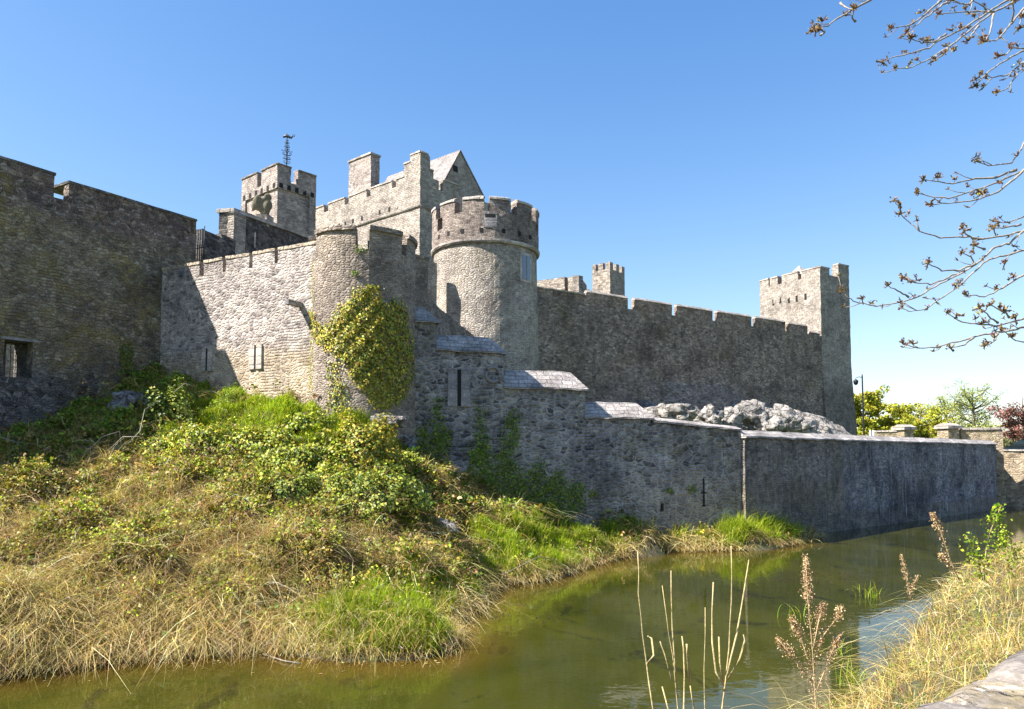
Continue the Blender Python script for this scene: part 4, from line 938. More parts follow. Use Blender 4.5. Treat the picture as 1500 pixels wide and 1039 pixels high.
# ================================================================== VEGETATION
class Veg:
    def __init__(s): s.V=[]; s.F=[]; s.C=[]; s.n=0
    def add(s,V,Fq,Cc_):
        s.F.append(Fq+s.n); s.V.append(V); s.C.append(Cc_); s.n+=len(V)
    def blades(s,p,h,w,lean,col,segs=3,droop=.5):
        """p (n,3), h,w (n,), lean (n,2) horizontal tip offset as share of height."""
        n=len(p); 
        if n==0: return
        a=rng.uniform(0,2*np.pi,n); wx=np.stack([np.cos(a),np.sin(a)],1)
        L=[]
        for k in range(segs+1):
            t=k/segs; q=np.empty((n,3)); q[:,:2]=p[:,:2]+lean*(h*t**1.8)[:,None]
            ll=np.hypot(lean[:,0],lean[:,1]); q[:,2]=p[:,2]+h*(t-droop*np.clip(ll,0,1.4)*t**2.6)
            ww=(w*(1-t)**.7*.5+.0007)[:,None]
            L.append(np.concatenate([q[:,:2]-wx*ww,q[:,2:]],1)); L.append(np.concatenate([q[:,:2]+wx*ww,q[:,2:]],1))
        V=np.stack(L,1); m=2*(segs+1); base=(np.arange(n)*m)[:,None]
        Fq=np.concatenate([base+np.array([2*k,2*k+1,2*k+3,2*k+2]) for k in range(segs)])
        s.add(V.reshape(-1,3),Fq,np.repeat(col,m,axis=0))
    def leaves(s,p,size,nrm,col,asp=.8,fold=.25):
        n=len(p)
        if n==0: return
        nrm=nrm/np.maximum(np.linalg.norm(nrm,axis=1,keepdims=True),1e-6)
        r=rng.normal(size=(n,3)); u=np.cross(nrm,r); u/=np.maximum(np.linalg.norm(u,axis=1,keepdims=True),1e-6); v=np.cross(nrm,u)
        sz=size[:,None]
        V=np.stack([p-u*sz*.5, p-u*sz*.08+v*sz*asp*.5+nrm*sz*fold, p+u*sz*.5, p-u*sz*.08-v*sz*asp*.5+nrm*sz*fold],1)
        base=(np.arange(n)*4)[:,None]
        Fq=np.concatenate([base+np.array([0,1,2,3])]); s.add(V.reshape(-1,3),Fq,np.repeat(col,4,axis=0))
    def stems(s,p,d,ln,droop,w,col,segs=4):
        """arching thin canes, each a crossed pair of ribbons"""
        n=len(p)
        if n==0: return
        d=d/np.linalg.norm(d,axis=1,keepdims=True)
        for c in range(2):
            side=np.cross(d,rng.normal(size=(n,3))); side/=np.maximum(np.linalg.norm(side,axis=1,keepdims=True),1e-6)
            L=[]
            wob=rng.normal(size=(n,3))*.08
            for k in range(segs+1):
                t=k/segs; q=p+d*(ln*t)[:,None]+wob*(ln*math.sin(t*5))[:,None]; q=q.copy(); q[:,2]-=droop*ln*t*t
                ww=(w*.5*(1-.6*t))[:,None]; L+= [q-side*ww,q+side*ww]
            V=np.stack(L,1); m=2*(segs+1); base=(np.arange(n)*m)[:,None]
            Fq=np.concatenate([base+np.array([2*k,2*k+1,2*k+3,2*k+2]) for k in range(segs)])
            s.add(V.reshape(-1,3),Fq,np.repeat(col,m,axis=0))
    def build(s,name,m,parent=None,smooth=False):
        me=mesh_np(name,np.concatenate(s.V),[np.concatenate(s.F)],np.concatenate(s.C)); return link(name,me,m,parent,smooth)
def colvar(n,base,var=.25,hue=.12):
    base=np.asarray(base)[None]; k=np.exp(rng.normal(0,var,(n,1))); h=1+rng.normal(0,hue,(n,3)); return np.clip(base*k*h,.004,.8)
def pick(n,cols,var=.2,hue=.08,p=None):
    c=np.array(cols)[rng.choice(len(cols),n,p=p)]; return np.clip(c*np.exp(rng.normal(0,var,(n,1)))*(1+rng.normal(0,hue,(n,3))),.004,.85)

GREEN=[(.13,.23,.012),(.20,.31,.016),(.28,.37,.025),(.10,.18,.012)]
LIME=[(.36,.42,.03),(.44,.47,.04),(.29,.38,.02)]
STRAW=[(.58,.45,.2),(.50,.38,.13),(.70,.57,.32),(.38,.27,.09),(.56,.43,.14)]
CANE=[(.23,.14,.055),(.33,.22,.085),(.16,.095,.045),(.44,.31,.13),(.3,.2,.08)]
BRL=[(.25,.25,.03),(.32,.29,.04),(.19,.22,.022),(.32,.22,.06),(.15,.165,.02)]
IVYD=[(.11,.16,.022),(.17,.22,.03),(.25,.28,.04),(.07,.105,.018),(.36,.36,.06)]
IVYG=[(.46,.39,.045),(.55,.45,.07),(.36,.34,.035),(.22,.25,.03),(.48,.33,.06)]
# zones as they lie on the bank: (px,py,rx,ry,type,weight)
# 0 lush 1 ivy 2 bramble 3 straw 4 shade herbs
ZN=[(40,670,140,45,4,2.0),(210,570,120,40,4,2.5),(120,620,110,40,4,2.0),(300,575,60,25,4,1.2),(30,730,160,50,2,1.5),
    (390,605,150,38,0,8),(300,625,60,25,0,1.5),(330,600,60,20,3,.5),(430,645,150,38,0,3.5),(330,700,120,30,0,1.6),(560,800,60,30,0,1.2),
    (245,635,45,30,1,4),(370,672,120,34,1,4.5),(520,670,75,50,1,4.5),(480,740,120,42,1,3.6),(565,745,65,45,1,4),(640,735,50,30,1,1.5),
    (180,720,140,60,2,2.0),(300,790,330,90,2,2.6),(100,800,200,70,2,2.0),(450,800,120,50,2,1.2),
    (200,895,320,65,3,2.0),(60,950,160,60,3,2.2),(150,870,60,25,0,1.2),(60,830,60,25,0,1.0),(250,760,70,30,0,1.2),(400,715,90,30,0,1.3),(290,860,50,20,0,.9),(330,940,90,40,3,1.5),(520,790,110,40,3,1.0),
    (560,875,110,64,0,8),(620,925,60,45,0,5),(500,905,60,40,0,2),(430,860,60,25,0,.9),(345,860,50,35,0,.7),
    (440,925,55,40,3,2.6),(600,955,70,18,3,1.2),(670,890,40,25,3,1.6),
    (620,800,60,45,2,1.6),(655,760,40,50,2,1.5),
    (765,790,115,42,0,14),(850,808,70,25,0,5),(780,842,110,10,3,1.6),(720,775,40,20,3,1.0),(740,750,60,25,3,.8),(800,765,80,20,4,1.5),(890,785,60,22,4,1.4),
    (1085,780,80,25,0,3.2),(1150,785,60,20,0,2.5),(1010,785,55,28,3,1.4),(1080,803,120,10,3,1.5),(930,785,40,25,4,1.5),(940,800,45,18,3,2.5),(700,745,80,30,4,1.2)]
def weights(px,py):
    Wt=np.zeros((len(px),5)); Wt[:,2]=.12; Wt[:,3]=.05
    for cx,cy,rx,ry,t,k in ZN: Wt[:,t]+=k*np.exp(-(((px-cx)/rx)**2+((py-cy)/ry)**2)*1.2)
    return Wt/Wt.sum(1,keepdims=True)
def fbm2(x,y,f,seed=0):
    return np.sin(f*x+1.3*seed)*np.sin(f*1.13*y+seed)+.6*np.sin(f*2.1*x-f*1.2*y+seed*2)*np.sin(f*1.9*y+f*.8*x)+.35*np.sin(f*4.3*x+f*2.2*y)*np.sin(f*3.9*y-f*2.7*x+seed)
nc=460000
x=rng.uniform(-24,15,nc); y=rng.uniform(11,37,nc)
ok=inpoly(x,y,poly); x,y=x[ok],y[ok]; z=terrain(x,y)
ok=z>-.08; x,y,z=x[ok],y[ok],z[ok]
px,py=proj(x,y,z+.25); ok=(px>-170)&(px<1320); 
ok&=rng.random(len(x))<np.clip((18/y)**1.1,.45,1); x,y,z,px,py=x[ok],y[ok],z[ok],px[ok],py[ok]
Wt=weights(px+fbm2(x,y,1.7)*22,py+fbm2(x,y,1.9,3)*13)
Wt=Wt**1.5; Wt/=Wt.sum(1,keepdims=True)
ty=(rng.random((len(x),1))>np.cumsum(Wt,1)).sum(1)
PT=np.stack([x,y,z],1); far=np.clip(y/20,.8,1.7)
def edge_fac(z): return np.clip(z/.5,.35,1)
grass=Veg(); straw=Veg(); brm=Veg(); herb=Veg()
# lush grass
tall=np.where(px>945,1.9,1.0)*np.where(py<660,.8,1.0)
k=ty==0; n=k.sum(); p=np.repeat(PT[k],4,axis=0); p[:,:2]+=rng.normal(0,.06,(4*n,2)); ff=np.repeat(far[k],4)
hh=rng.uniform(.18,.55,4*n)*np.repeat((.8+.45*fbm2(x[k],y[k],2.3,1)).clip(.35,1.6)*tall[k],4)
lean=rng.normal(0,.32,(4*n,2))+np.array([.1,-.3]); gsh=np.repeat(np.exp(.22*fbm2(x[k],y[k],1.2,6)),4)[:,None]
grass.blades(p,hh,.017*ff*rng.uniform(.7,1.3,4*n),lean,pick(4*n,GREEN+LIME+LIME,.25)*gsh)
k2=k&(rng.random(len(x))<.15); n=k2.sum(); grass.leaves(PT[k2]+np.array([0,0,.14])+rng.normal(0,.06,(n,3)),rng.uniform(.04,.08,n)*far[k2],rng.normal(0,.5,(n,3))+[0,-.3,1],pick(n,GREEN+LIME+LIME,.22))
k2=k&(rng.random(len(x))<.15); n=k2.sum(); straw.blades(PT[k2],rng.uniform(.2,.5,n)*tall[k2],.013*far[k2],rng.normal(0,.7,(n,2)),pick(n,STRAW,.2))
# shade herbs
k=ty==4; n=k.sum(); p=np.repeat(PT[k],3,axis=0)+np.concatenate([rng.normal(0,.08,(3*n,2)),rng.uniform(0,1,(3*n,1))**.6*np.repeat((.28+.2*fbm2(x[k],y[k],1.6,4)).clip(.05,.6),3)[:,None]],1)
herb.leaves(p,rng.uniform(.06,.13,3*n),rng.normal(0,.5,(3*n,3))+[0.3,-.5,.8],pick(3*n,GREEN,.28))
herb.blades(PT[k],rng.uniform(.15,.5,n),np.full(n,.016),rng.normal(0,.4,(n,2)),pick(n,GREEN,.25))
k2=k&(rng.random(len(x))<.4); n=k2.sum(); straw.stems(PT[k2],rng.normal(0,.7,(n,3))*[1,1,.4]+[0,0,.6],rng.uniform(.5,1.4,n),.5,np.full(n,.014),pick(n,CANE+STRAW[:2],.2))
# straw in tufts that flop towards the water
def tufts(v,pts,nb,hmin,hmax,w,cols,spread=.09,droop=.7,lean0=(.12,-.55),lsd=.55,segs=4,hv=None):
    n=len(pts)
    if n==0: return
    ca=rng.normal(0,.35,(n,2))+np.array(lean0); tone=np.exp(rng.normal(0,.2,(n,1))); hs=rng.uniform(hmin,hmax,n)*(1 if hv is None else hv)
    q=np.repeat(pts,nb,axis=0); q[:,:2]+=rng.normal(0,spread,(n*nb,2)); f=np.repeat(far_(pts),nb)
    v.blades(q,np.repeat(hs,nb)*rng.uniform(.45,1.1,n*nb),w*f*rng.uniform(.6,1.5,n*nb),np.repeat(ca,nb,axis=0)+rng.normal(0,lsd,(n*nb,2)),pick(n*nb,cols,.25)*np.repeat(tone,nb,axis=0),segs=segs,droop=droop)
def far_(p): return np.clip(p[:,1]/20,.7,1.7)
k=ty==3; tufts(straw,PT[k&(rng.random(len(x))<.13)],20,.45,1.1,.0165,STRAW+CANE[3:4],lsd=.7)
n=k.sum(); straw.blades(PT[k],rng.uniform(.15,.45,n),.012*far[k],rng.normal(0,.8,(n,2)),pick(n,STRAW+CANE,.3),segs=3)
k2=k&(rng.random(len(x))<.3); n=k2.sum(); grass.blades(PT[k2],rng.uniform(.2,.6,n),.015*far[k2],rng.normal(0,.4,(n,2)),pick(n,GREEN+LIME,.2))
k2=k&(rng.random(len(x))<.25); n=k2.sum(); straw.stems(PT[k2],rng.normal(0,.8,(n,3))*[1,1,.3]+[0,-.3,.7],rng.uniform(.6,1.5,n),.6,.013*far[k2],pick(n,STRAW+CANE[3:],.2),segs=5)
k2=k&(rng.random(len(x))<.9); n=k2.sum(); brm.leaves(PT[k2]+np.stack([np.zeros(n),np.zeros(n),rng.uniform(.1,.6,n)],1),rng.uniform(.035,.07,n)*far[k2],rng.normal(0,.6,(n,3))+[-.3,-.3,.7],pick(n,BRL,.25))
# bramble: mounds of arching canes with leaves towards the outside
def mound(x,y): return (.42+.34*fbm2(x,y,1.05,2)+.14*fbm2(x,y,3.1,7)).clip(.06,1.15)
k=ty==2; n=k.sum(); hb=mound(x[k],y[k])*np.where(py[k]>840,.75,1)
k2=rng.random(n)<.95; m_=k2.sum(); b0=PT[k][k2].copy(); b0[:,2]+=hb[k2]*rng.uniform(0,.75,m_)
brm.stems(b0,rng.normal(0,.8,(m_,3))*[1,1,.35]+[.1,-.15,.45],rng.uniform(.5,1.5,m_),.55,.012*far[k][k2]*rng.uniform(.6,1.5,m_),pick(m_,CANE+CANE+STRAW[:3],.35),segs=5)
p=np.repeat(PT[k],2,axis=0); p[:,:2]+=rng.normal(0,.15,(2*n,2)); p[:,2]+=rng.uniform(0,1,2*n)**.45*np.repeat(hb,2)*1.15
clum=np.repeat(np.exp(.4*fbm2(x[k],y[k],2.2,5)),2)[:,None]; cc3=pick(2*n,BRL+BRL+BRL+CANE[:3]+LIME[2:]+IVYD[:2],.3)*clum
p3=np.repeat(p,3,axis=0)+rng.normal(0,.05,(6*n,3)); brm.leaves(p3,np.repeat(rng.uniform(.05,.115,2*n),3)*np.repeat(far[k],6),np.repeat(rng.normal(0,.5,(2*n,3))+[-.3,-.35,.7],3,axis=0)+rng.normal(0,.25,(6*n,3)),np.repeat(cc3,3,axis=0)*np.exp(rng.normal(0,.12,(6*n,1))))
k3=k&(rng.random(len(x))<.05); tufts(straw,PT[k3]+np.array([0,0,.25]),14,.4,.9,.014,STRAW+CANE[3:],droop=.6)
# low ivy carpet between the bushes
k=ty==1; n=k.sum(); p=np.repeat(PT[k],5,axis=0); p[:,:2]+=rng.normal(0,.1,(5*n,2)); p[:,2]+=rng.uniform(0,1,5*n)**.6*np.repeat((.38+.25*fbm2(x[k],y[k],1.4,11)).clip(.1,.8),5)
ivc=Veg(); ivc.leaves(p,rng.uniform(.07,.125,5*n),rng.normal(0,.45,(5*n,3))+[-.35,-.45,.7],pick(5*n,IVYD+IVYD+LIME+BRL[2:3]+IVYG[1:3],.3))
k2=rng.random(n)<.3; m_=k2.sum(); brm.stems(PT[k][k2],rng.normal(0,.7,(m_,3))*[1,1,.4]+[0,0,.6],rng.uniform(.4,1.1,m_),.5,np.full(m_,.012),pick(m_,CANE,.25))
k=(rng.random(len(x))<.007)&(py>640)&(ty!=4)&(ty!=0); n=k.sum(); q9=np.repeat(PT[k],12,axis=0)+rng.normal(0,.13,(n*12,3))*[1,1,0]; q9[:,2]+=rng.uniform(.15,.55,n*12)
brm.leaves(q9,rng.uniform(.06,.13,n*12),rng.normal(0,.45,(n*12,3))+[-.2,-.3,.9],np.repeat(pick(n,GREEN+BRL[:3],.2),12,axis=0)*np.exp(rng.normal(0,.15,(n*12,1))))
# hanging dead grass on the cut bank along the water
bp=[]
for a,b in zip(BK[1:-1],BK[2:]):
    L_=(b-a).length
    for i in range(int(L_*330)): t=rng.random(); bp.append((a.x+(b.x-a.x)*t,a.y+(b.y-a.y)*t))
bp=np.array(bp); bp+=rng.normal(0,.2,bp.shape)+np.stack([np.zeros(len(bp)),rng.uniform(-.18,.8,len(bp))],1); zz=np.maximum(terrain(bp[:,0],bp[:,1]),.05)
pp=np.concatenate([bp,zz[:,None]],1); ppx,ppy=proj(pp[:,0],pp[:,1],pp[:,2]); n=len(pp)
sel=rng.random(n)<np.where(ppx<430,1,.75); pp=pp[sel]; n=len(pp)
straw.blades(pp,rng.uniform(.2,.6,n),.012*np.clip(pp[:,1]/20,.8,1.6),rng.normal(0,.55,(n,2))+[.15,-.75],pick(n,STRAW+CANE[3:],.28),segs=4,droop=.8)
tag(grass.build('grass',M['grass']),'lush bright green grass growing on the castle bank','grass',kind='stuff')
tag(straw.build('dry_grass',M['straw']),'bleached dry grass bent over along the castle bank','dry grass',kind='stuff')
tag(brm.build('brambles',M['leaf']),'tangle of brown brambles with small yellow green leaves on the castle bank','brambles',kind='stuff')
tag(herb.build('weeds',M['leaf']),'dark green nettles and weeds in the shade of the walls','weeds',kind='stuff')
tag(ivc.build('ground_ivy',M['ivy']),'low carpet of dark ivy on the slope below the towers','ivy',kind='stuff')

# ---- bushes of ivy (each a thing: foliage, stems)
def bush(px,py,d,r,label,cols,name='ivy_bush',n=2600,ls=(.075,.13),group='ivy bushes on the castle bank'):
    c=P(px,py,d); zc=float(terrain(np.array([c.x]),np.array([c.y]))[0])
    base=thing(name,label,'bush',(c.x,c.y,zc-.1),group)
    u=rng.normal(size=(n,3)); u/=np.linalg.norm(u,axis=1,keepdims=True); u[:,2]=np.abs(u[:,2])
    k=1+.22*np.sin(3*u[:,0]*2+px)*np.sin(4*u[:,1]+2*u[:,2])+.12*np.sin(9*u[:,0]+5*u[:,2])
    rad=k*rng.uniform(.68,1.03,n); p=np.array([c.x,c.y,zc-.05])+u*rad[:,None]*np.array(r)
    v=Veg(); v.leaves(p,rng.uniform(*ls,n),u+rng.normal(0,.45,(n,3))+[0,0,.2],pick(n,cols,.25)); v.build('foliage',M['ivy'],base)
    v=Veg(); m_=60; dd=rng.normal(size=(m_,3)); dd[:,2]=abs(dd[:,2])+.3; v.stems(np.tile([c.x,c.y,zc-.1],(m_,1)),dd,rng.uniform(.6,1.15,m_)*max(r),.25,np.full(m_,.014),pick(m_,CANE,.2)); v.build('stems',M['leaf'],base)
bush(245,650,26.6,(1.05,.9,1.55),'dark ivy hummock at the edge of the wall shadow, straw on top',IVYD,n=2600)
bush(300,680,24.8,(1.2,.9,.9),'low dark ivy bush on the slope below the sunlit wall',IVYD+LIME+IVYG[1:3])
bush(385,680,25.0,(1.7,1.0,1.0),'broad ivy bush in the middle of the upper slope',IVYD+IVYG[2:4]+LIME+IVYG[1:3],n=3500)
bush(452,650,26.0,(.9,.8,.6),'rounded green bush just left of the tower foot',IVYD+LIME,n=1800)
bush(532,690,25.4,(1.4,.95,1.75),'large golden green ivy bush at the foot of the ivy tower',IVYG+IVYD[:3],n=4800)
bush(492,735,23.2,(1.2,.9,.9),'low ivy bush under the large golden one',IVYD+IVYG[2:4]+LIME+IVYG[1:3])
bush(425,765,21.6,(1.0,.8,.75),'small ivy bush among brambles halfway down the slope',IVYD)
bush(560,770,22.8,(1.5,1.0,1.15),'dark ivy bush overhanging the gully beside the river wall',IVYD,n=3600)
bush(662,735,26.6,(1.0,.7,.6),'dark green bush at the bottom of the river wall in shade',IVYD[:4]+GREEN[:1],n=2400)
bush(350,725,23,(1.2,.8,.5),'yellowish leafy bush among brambles in the middle of the slope',IVYD+BRL,n=2400)

# ---- golden ivy on the round tower
def inpx(px,py,pl): return inpoly(np.asarray(px,float),np.asarray(py,float),np.array(pl,float))
pl=[(458,454),(472,480),(487,474),(497,455),(516,438),(521,425),(541,418),(555,421),(558,446),(583,441),(593,452),(595,475),(603,494),(606,525),(604,553),(590,585),(566,601),(549,598),(537,577),(517,556),(506,531),(486,514),(464,497),(455,466)]
def ivy_on(surf,pl,n,cols,label,thick,size,name='wall_ivy',cat='ivy',extra=None,group=None):
    pa=np.array(pl,float); x0,y0=pa.min(0); x1,y1=pa.max(0)
    pp=[];nn2=[]
    cx,cy=pa.mean(0)
    while len(pp)<n:
        a,b=rng.uniform(x0,x1),rng.uniform(y0,y1)
        j=rng.normal(0,3.5 if 'golden' in label or cat=='moss' else 5,2)
        if not inpx([a+j[0]],[b+j[1]],pl)[0]: continue
        r=surf(a,b)
        if r is None: continue
        p,nr=r; t=thick*rng.random()**.7*max(.25,1-math.hypot((a-cx)/(x1-x0)*1.6,(b-cy)/(y1-y0)*1.6))*(.7+.5*math.sin(a*.23)*math.sin(b*.19))
        pp.append(p+nr*(t+.02)); nn2.append(nr)
    pp=np.array(pp); nn2=np.array(nn2); base=thing(name,label,cat,tuple(pp.mean(0)-[0,0,1]),group)
    v=Veg(); v.leaves(pp,rng.uniform(*size,n),nn2+rng.normal(0,.42,(n,3))+[0,0,.35],pick(n,cols,.25)); v.build('foliage',M['ivy'],base)
    if cat=='moss': return base
    if n<9000: return base
    v=Veg(); k=rng.choice(n,max(12,n//90)); v.stems(pp[k]-nn2[k]*.03,np.stack([rng.normal(0,.4,len(k)),rng.normal(0,.05,len(k)),np.full(len(k),-1)],1),rng.uniform(.3,1.0,len(k)),.05,np.full(len(k),.02),pick(len(k),CANE,.2)); v.build('stems',M['leaf'],base)
    return base
def s_t1(a,b):
    ph,z=T1.hit(a,b); n2=T1.nrm(ph); return np.array(T1.pt(ph,z,T1.R)),np.array((n2.x,n2.y,0))
def s_wa(a,b): s,z=Wa.hit(a,b); return np.array(Wa.pt(s,z)),np.array((Wa.n.x,Wa.n.y,0))
ivy_on(s_t1,pl,8200,IVYG+IVYG[:3]+IVYD[1:4],'golden green ivy mat covering the front of the nearer round tower',.34,(.045,.125))
ivy_on(s_t1,[(480,528),(495,530),(492,545),(496,556),(512,575),(508,600),(490,610),(476,600),(486,580),(484,558)],520,IVYD+IVYG[:2],'thin dark ivy trail low on the left of the ivy tower',.15,(.06,.1))
ivy_on(s_wa,[(640,578),(645,592),(648,622),(664,640),(650,662),(664,702),(608,708),(618,668),(606,640),(620,622),(632,645)],1500,IVYD[:4]+GREEN[:2],'dark ivy climbing the river wall closest to the ivy tower',.2,(.06,.1),group='ivy strands on the river wall')
ivy_on(s_wa,[(701,588),(705,604),(709,640),(722,655),(714,672),(724,706),(676,710),(692,682),(684,660),(699,645)],1000,IVYD[:4]+GREEN,'narrow spear of ivy up the middle of the river wall',.15,(.06,.1),group='ivy strands on the river wall')
ivy_on(s_wa,[(744,606),(750,598),(757,612),(757,645),(749,668),(766,702),(788,668),(798,702),(822,688),(830,714),(852,704),(858,742),(820,758),(760,752),(715,740),(698,715),(722,700),(727,672),(738,648)],4200,IVYD[:4]+GREEN[:2],'broad dark ivy mass spreading along the foot of the river wall',.3,(.06,.1),group='ivy strands on the river wall')
for a,b,r,lab in ((590,560,8,'a'),(530,365,10,'small moss tuft under the crenel of the ivy tower'),(520,400,5,'tiny moss tuft on the ivy tower face')):
    if lab!='a': ivy_on(s_t1,[(a-r,b-r*.6),(a+r,b-r*.6),(a+r*.7,b+r*.7),(a-r*.7,b+r*.7)],60,GREEN,lab,.06,(.04,.07),name='moss_tuft',cat='moss')
ivy_on(s_t1,[(451,380),(458,380),(460,470),(459,575),(454,575)],420,LIME+IVYG[:2],'yellow green moss running down the joint left of the ivy tower',.05,(.04,.075),name='moss_streak',cat='moss')
for px,py,r,lab in ((981,718,6,'small moss tuft left of the cross loop'),(1012,715,8,'wider moss tuft beside the cross loop'),(868,722,7,'moss tuft on the river wall near the dark ivy')):
    ivy_on(s_wa,[(px-r,py-r*.6),(px+r,py-r*.6),(px+r*.6,py+r),(px-r*.6,py+r)],90,GREEN[:1]+IVYD,lab,.08,(.04,.07),name='moss_tuft',cat='moss')
def s_wl(a,b): s,z=Wl.hit(a,b); return np.array(Wl.pt(s,z)),np.array((Wl.n.x,Wl.n.y,0))
ivy_on(s_wl,[(182,498),(192,500),(196,545),(176,552),(172,530)],300,IVYD[:4],'small dark creeper in the corner of the left wall',.12,(.06,.1))

# ---- dead canes arching out of the shaded slope
dc=thing('dead_canes','long pale dead bramble canes arching over the shaded slope','dead canes',tuple(P(200,680,25)))
for path in ([(140,690),(160,660),(190,648),(205,632),(212,600),(228,590)],[(120,668),(150,640),(175,632),(178,660)],[(60,705),(110,690),(160,670),(200,665)],[(205,640),(180,640),(150,668)],[(255,575),(270,562),(285,566)],[(0,640),(30,650),(35,672)],[(20,720),(60,700),(90,690),(100,705)],[(95,700),(140,705),(190,690),(240,668)]):
    d0=24+random.uniform(-1,1)
    tubes('cane',[[P(a,b,d0+i*.25+(650-b)*.012) for i,(a,b) in enumerate(path)]],[.016]*4+[.008]*4,M['bark'],dc,5)
def sticks(name,label,paths,rad,m=None): 
    t=thing(name,label,'plant',tuple(paths[0][0]))
    for p in paths: tubes('stick',[p],rad,m or M['bark'],t,5)
sticks('fallen_branch','pale bent twig leaning out over the water from the lower grass',[[P(735,843,23),P(790,815,24.2),PZ(830,825,.3)],[PZ(590,950,.3),P(560,925,17),P(520,900,17.5)]],.012)
sticks('floating_stick','thin pale stick floating in the shallows by the dry grass',[[PZ(385,958,.03),PZ(415,968,.03),PZ(440,972,.03)]],.015)

# ================================================================== RIGHT NEAR BANK VEGETATION
nc=150000
x=rng.uniform(.5,24,nc); y=rng.uniform(3.2,30,nc); t=dist_line(x,y); ok=(t>.02)&(t<7); x,y,t=x[ok],y[ok],t[ok]
ppx,ppy=proj(x,y,nearbank(x,y)+.2); ok=(ppx>1080)&(ppx<1700)&(rng.random(len(x))<np.clip((9/y)**1.5,.06,1)); x,y,t=x[ok],y[ok],t[ok]
z=nearbank(x,y); PT=np.stack([x,y,z],1); n=len(x); far=np.clip(y/10,.65,2)
g2=Veg(); s2_=Veg(); b2_=Veg()
sel=rng.random(n)<.8; m_=sel.sum(); dirn=np.stack([-.35+.4*fbm2(x[sel],y[sel],1.3,2),-.3+.4*fbm2(x[sel],y[sel],1.1,4)],1)
s2_.blades(PT[sel],rng.uniform(.2,.62,m_)*(.8+.3*fbm2(x[sel],y[sel],2,9)).clip(.4,1.3),.0075*far[sel]*rng.uniform(.6,1.4,m_),rng.normal(0,.55,(m_,2))+dirn,pick(m_,STRAW+[(.5,.34,.11),(.42,.28,.09),(.34,.23,.1),(.5,.36,.14)],.32),segs=4,droop=.6)
sel=rng.random(n)<.2; m_=sel.sum(); g2.blades(PT[sel],rng.uniform(.12,.4,m_),.008*far[sel],rng.normal(0,.4,(m_,2)),pick(m_,GREEN+LIME,.22))
sel=rng.random(n)<.18; m_=sel.sum(); b2_.stems(PT[sel],rng.normal(0,.8,(m_,3))*[1,1,.35]+[-.1,0,.5],rng.uniform(.3,.9,m_),.45,.007*far[sel],pick(m_,CANE+STRAW[:3],.25))
sel=rng.random(n)<.16; m_=sel.sum(); b2_.leaves(PT[sel]+np.stack([np.zeros(m_),np.zeros(m_),rng.uniform(.05,.4,m_)],1),rng.uniform(.02,.045,m_)*far[sel],rng.normal(0,.6,(m_,3))+[0,-.2,.7],pick(m_,BRL+GREEN[:2],.25))
xa=rng.uniform(1.2,16,26000); ya=rng.uniform(-1,18,26000); ta_=dist_line(xa,ya); oka=(ta_>3.2)&(ta_<13)&(np.hypot(xa,ya)>1.2); xa,ya=xa[oka],ya[oka]; m_=len(xa)
g2.blades(np.stack([xa,ya,nearbank(xa,ya)],1),rng.uniform(.06,.22,m_),np.full(m_,.011),rng.normal(0,.4,(m_,2)),pick(m_,GREEN+LIME[:1]+STRAW[:1],.22))
# long bleached reed blades arching over the water
er=[]
for i in range(230):
    yy=rng.uniform(8.8,19); k=np.interp(yy,RL[:,1],RL[:,0]); er.append((k+rng.uniform(.02,.6),yy))
er=np.array(er); ez=nearbank(er[:,0],er[:,1]); m_=len(er)
s2_.blades(np.concatenate([er,ez[:,None]],1),rng.uniform(.6,1.25,m_),.011*np.clip(er[:,1]/10,.8,2),rng.normal(0,.35,(m_,2))+[-.75,-.15],pick(m_,STRAW,.18),segs=6,droop=.7)
tag(s2_.build('dry_grass',M['straw']),'golden dead grass thick on the near right bank','dry grass',kind='stuff')
tag(g2.build('grass',M['grass']),'sparse green grass showing through the near right bank','grass',kind='stuff')
tag(b2_.build('brambles',M['leaf']),'thin brambles and small leaves on the near right bank','brambles',kind='stuff')
# green water grass tuft
wt=Veg()
for px,py,k in ((1250,1005,50),(1162,905,18),(1275,875,30),(1235,960,16)):
    c=PZ(px,py,0); pz_=np.tile(np.array(c),(k,1))+rng.normal(0,.16,(k,3))*[1,1,0]; wt.blades(pz_,rng.uniform(.3,.6,k),np.full(k,.014),rng.normal(0,.5,(k,2)),pick(k,LIME+GREEN[:2],.2),segs=4,droop=.6)
tag(wt.build('water_grass',M['grass']),'green water grass in tufts at the edge of the near bank','water grass',kind='stuff')

rv=[v for v in bpy.data.objects['rock_outcrop'].data.vertices if v.normal.z>.55]; rk_=Veg(); random.seed(5)
for v in random.sample(rv,46):
    k=14; rk_.blades(np.array(v.co)+rng.normal(0,.16,(k,3))*[1,1,.1],rng.uniform(.15,.5,k),np.full(k,.035),rng.normal(0,.5,(k,2)),pick(k,GREEN+STRAW[:2],.25))
tag(rk_.build('rock_grass',M['grass']),'tufts of grass growing from cracks of the pale outcrop','grass',kind='stuff')
fw=Veg(); k=900; c0_=rng.integers(0,6,k); cen=np.array([PZ(1120,848,0),PZ(1190,852,0),PZ(1240,842,0),PZ(1040,872,0),PZ(1160,838,0),PZ(700,905,0)])
p=cen[c0_]+rng.normal(0,1,(k,3))*[1.1,.35,0]; k3=420; tq=rng.random(k3); bi_=rng.integers(0,len(bxy)-1,k3); pb=bxy[bi_]+(bxy[bi_+1]-bxy[bi_])*tq[:,None]+np.stack([rng.normal(0,.2,k3),-np.abs(rng.normal(0,.45,k3))],1)
p=np.concatenate([p,np.concatenate([pb,np.zeros((k3,1))],1)]); p[:,2]=.012; k=len(p)
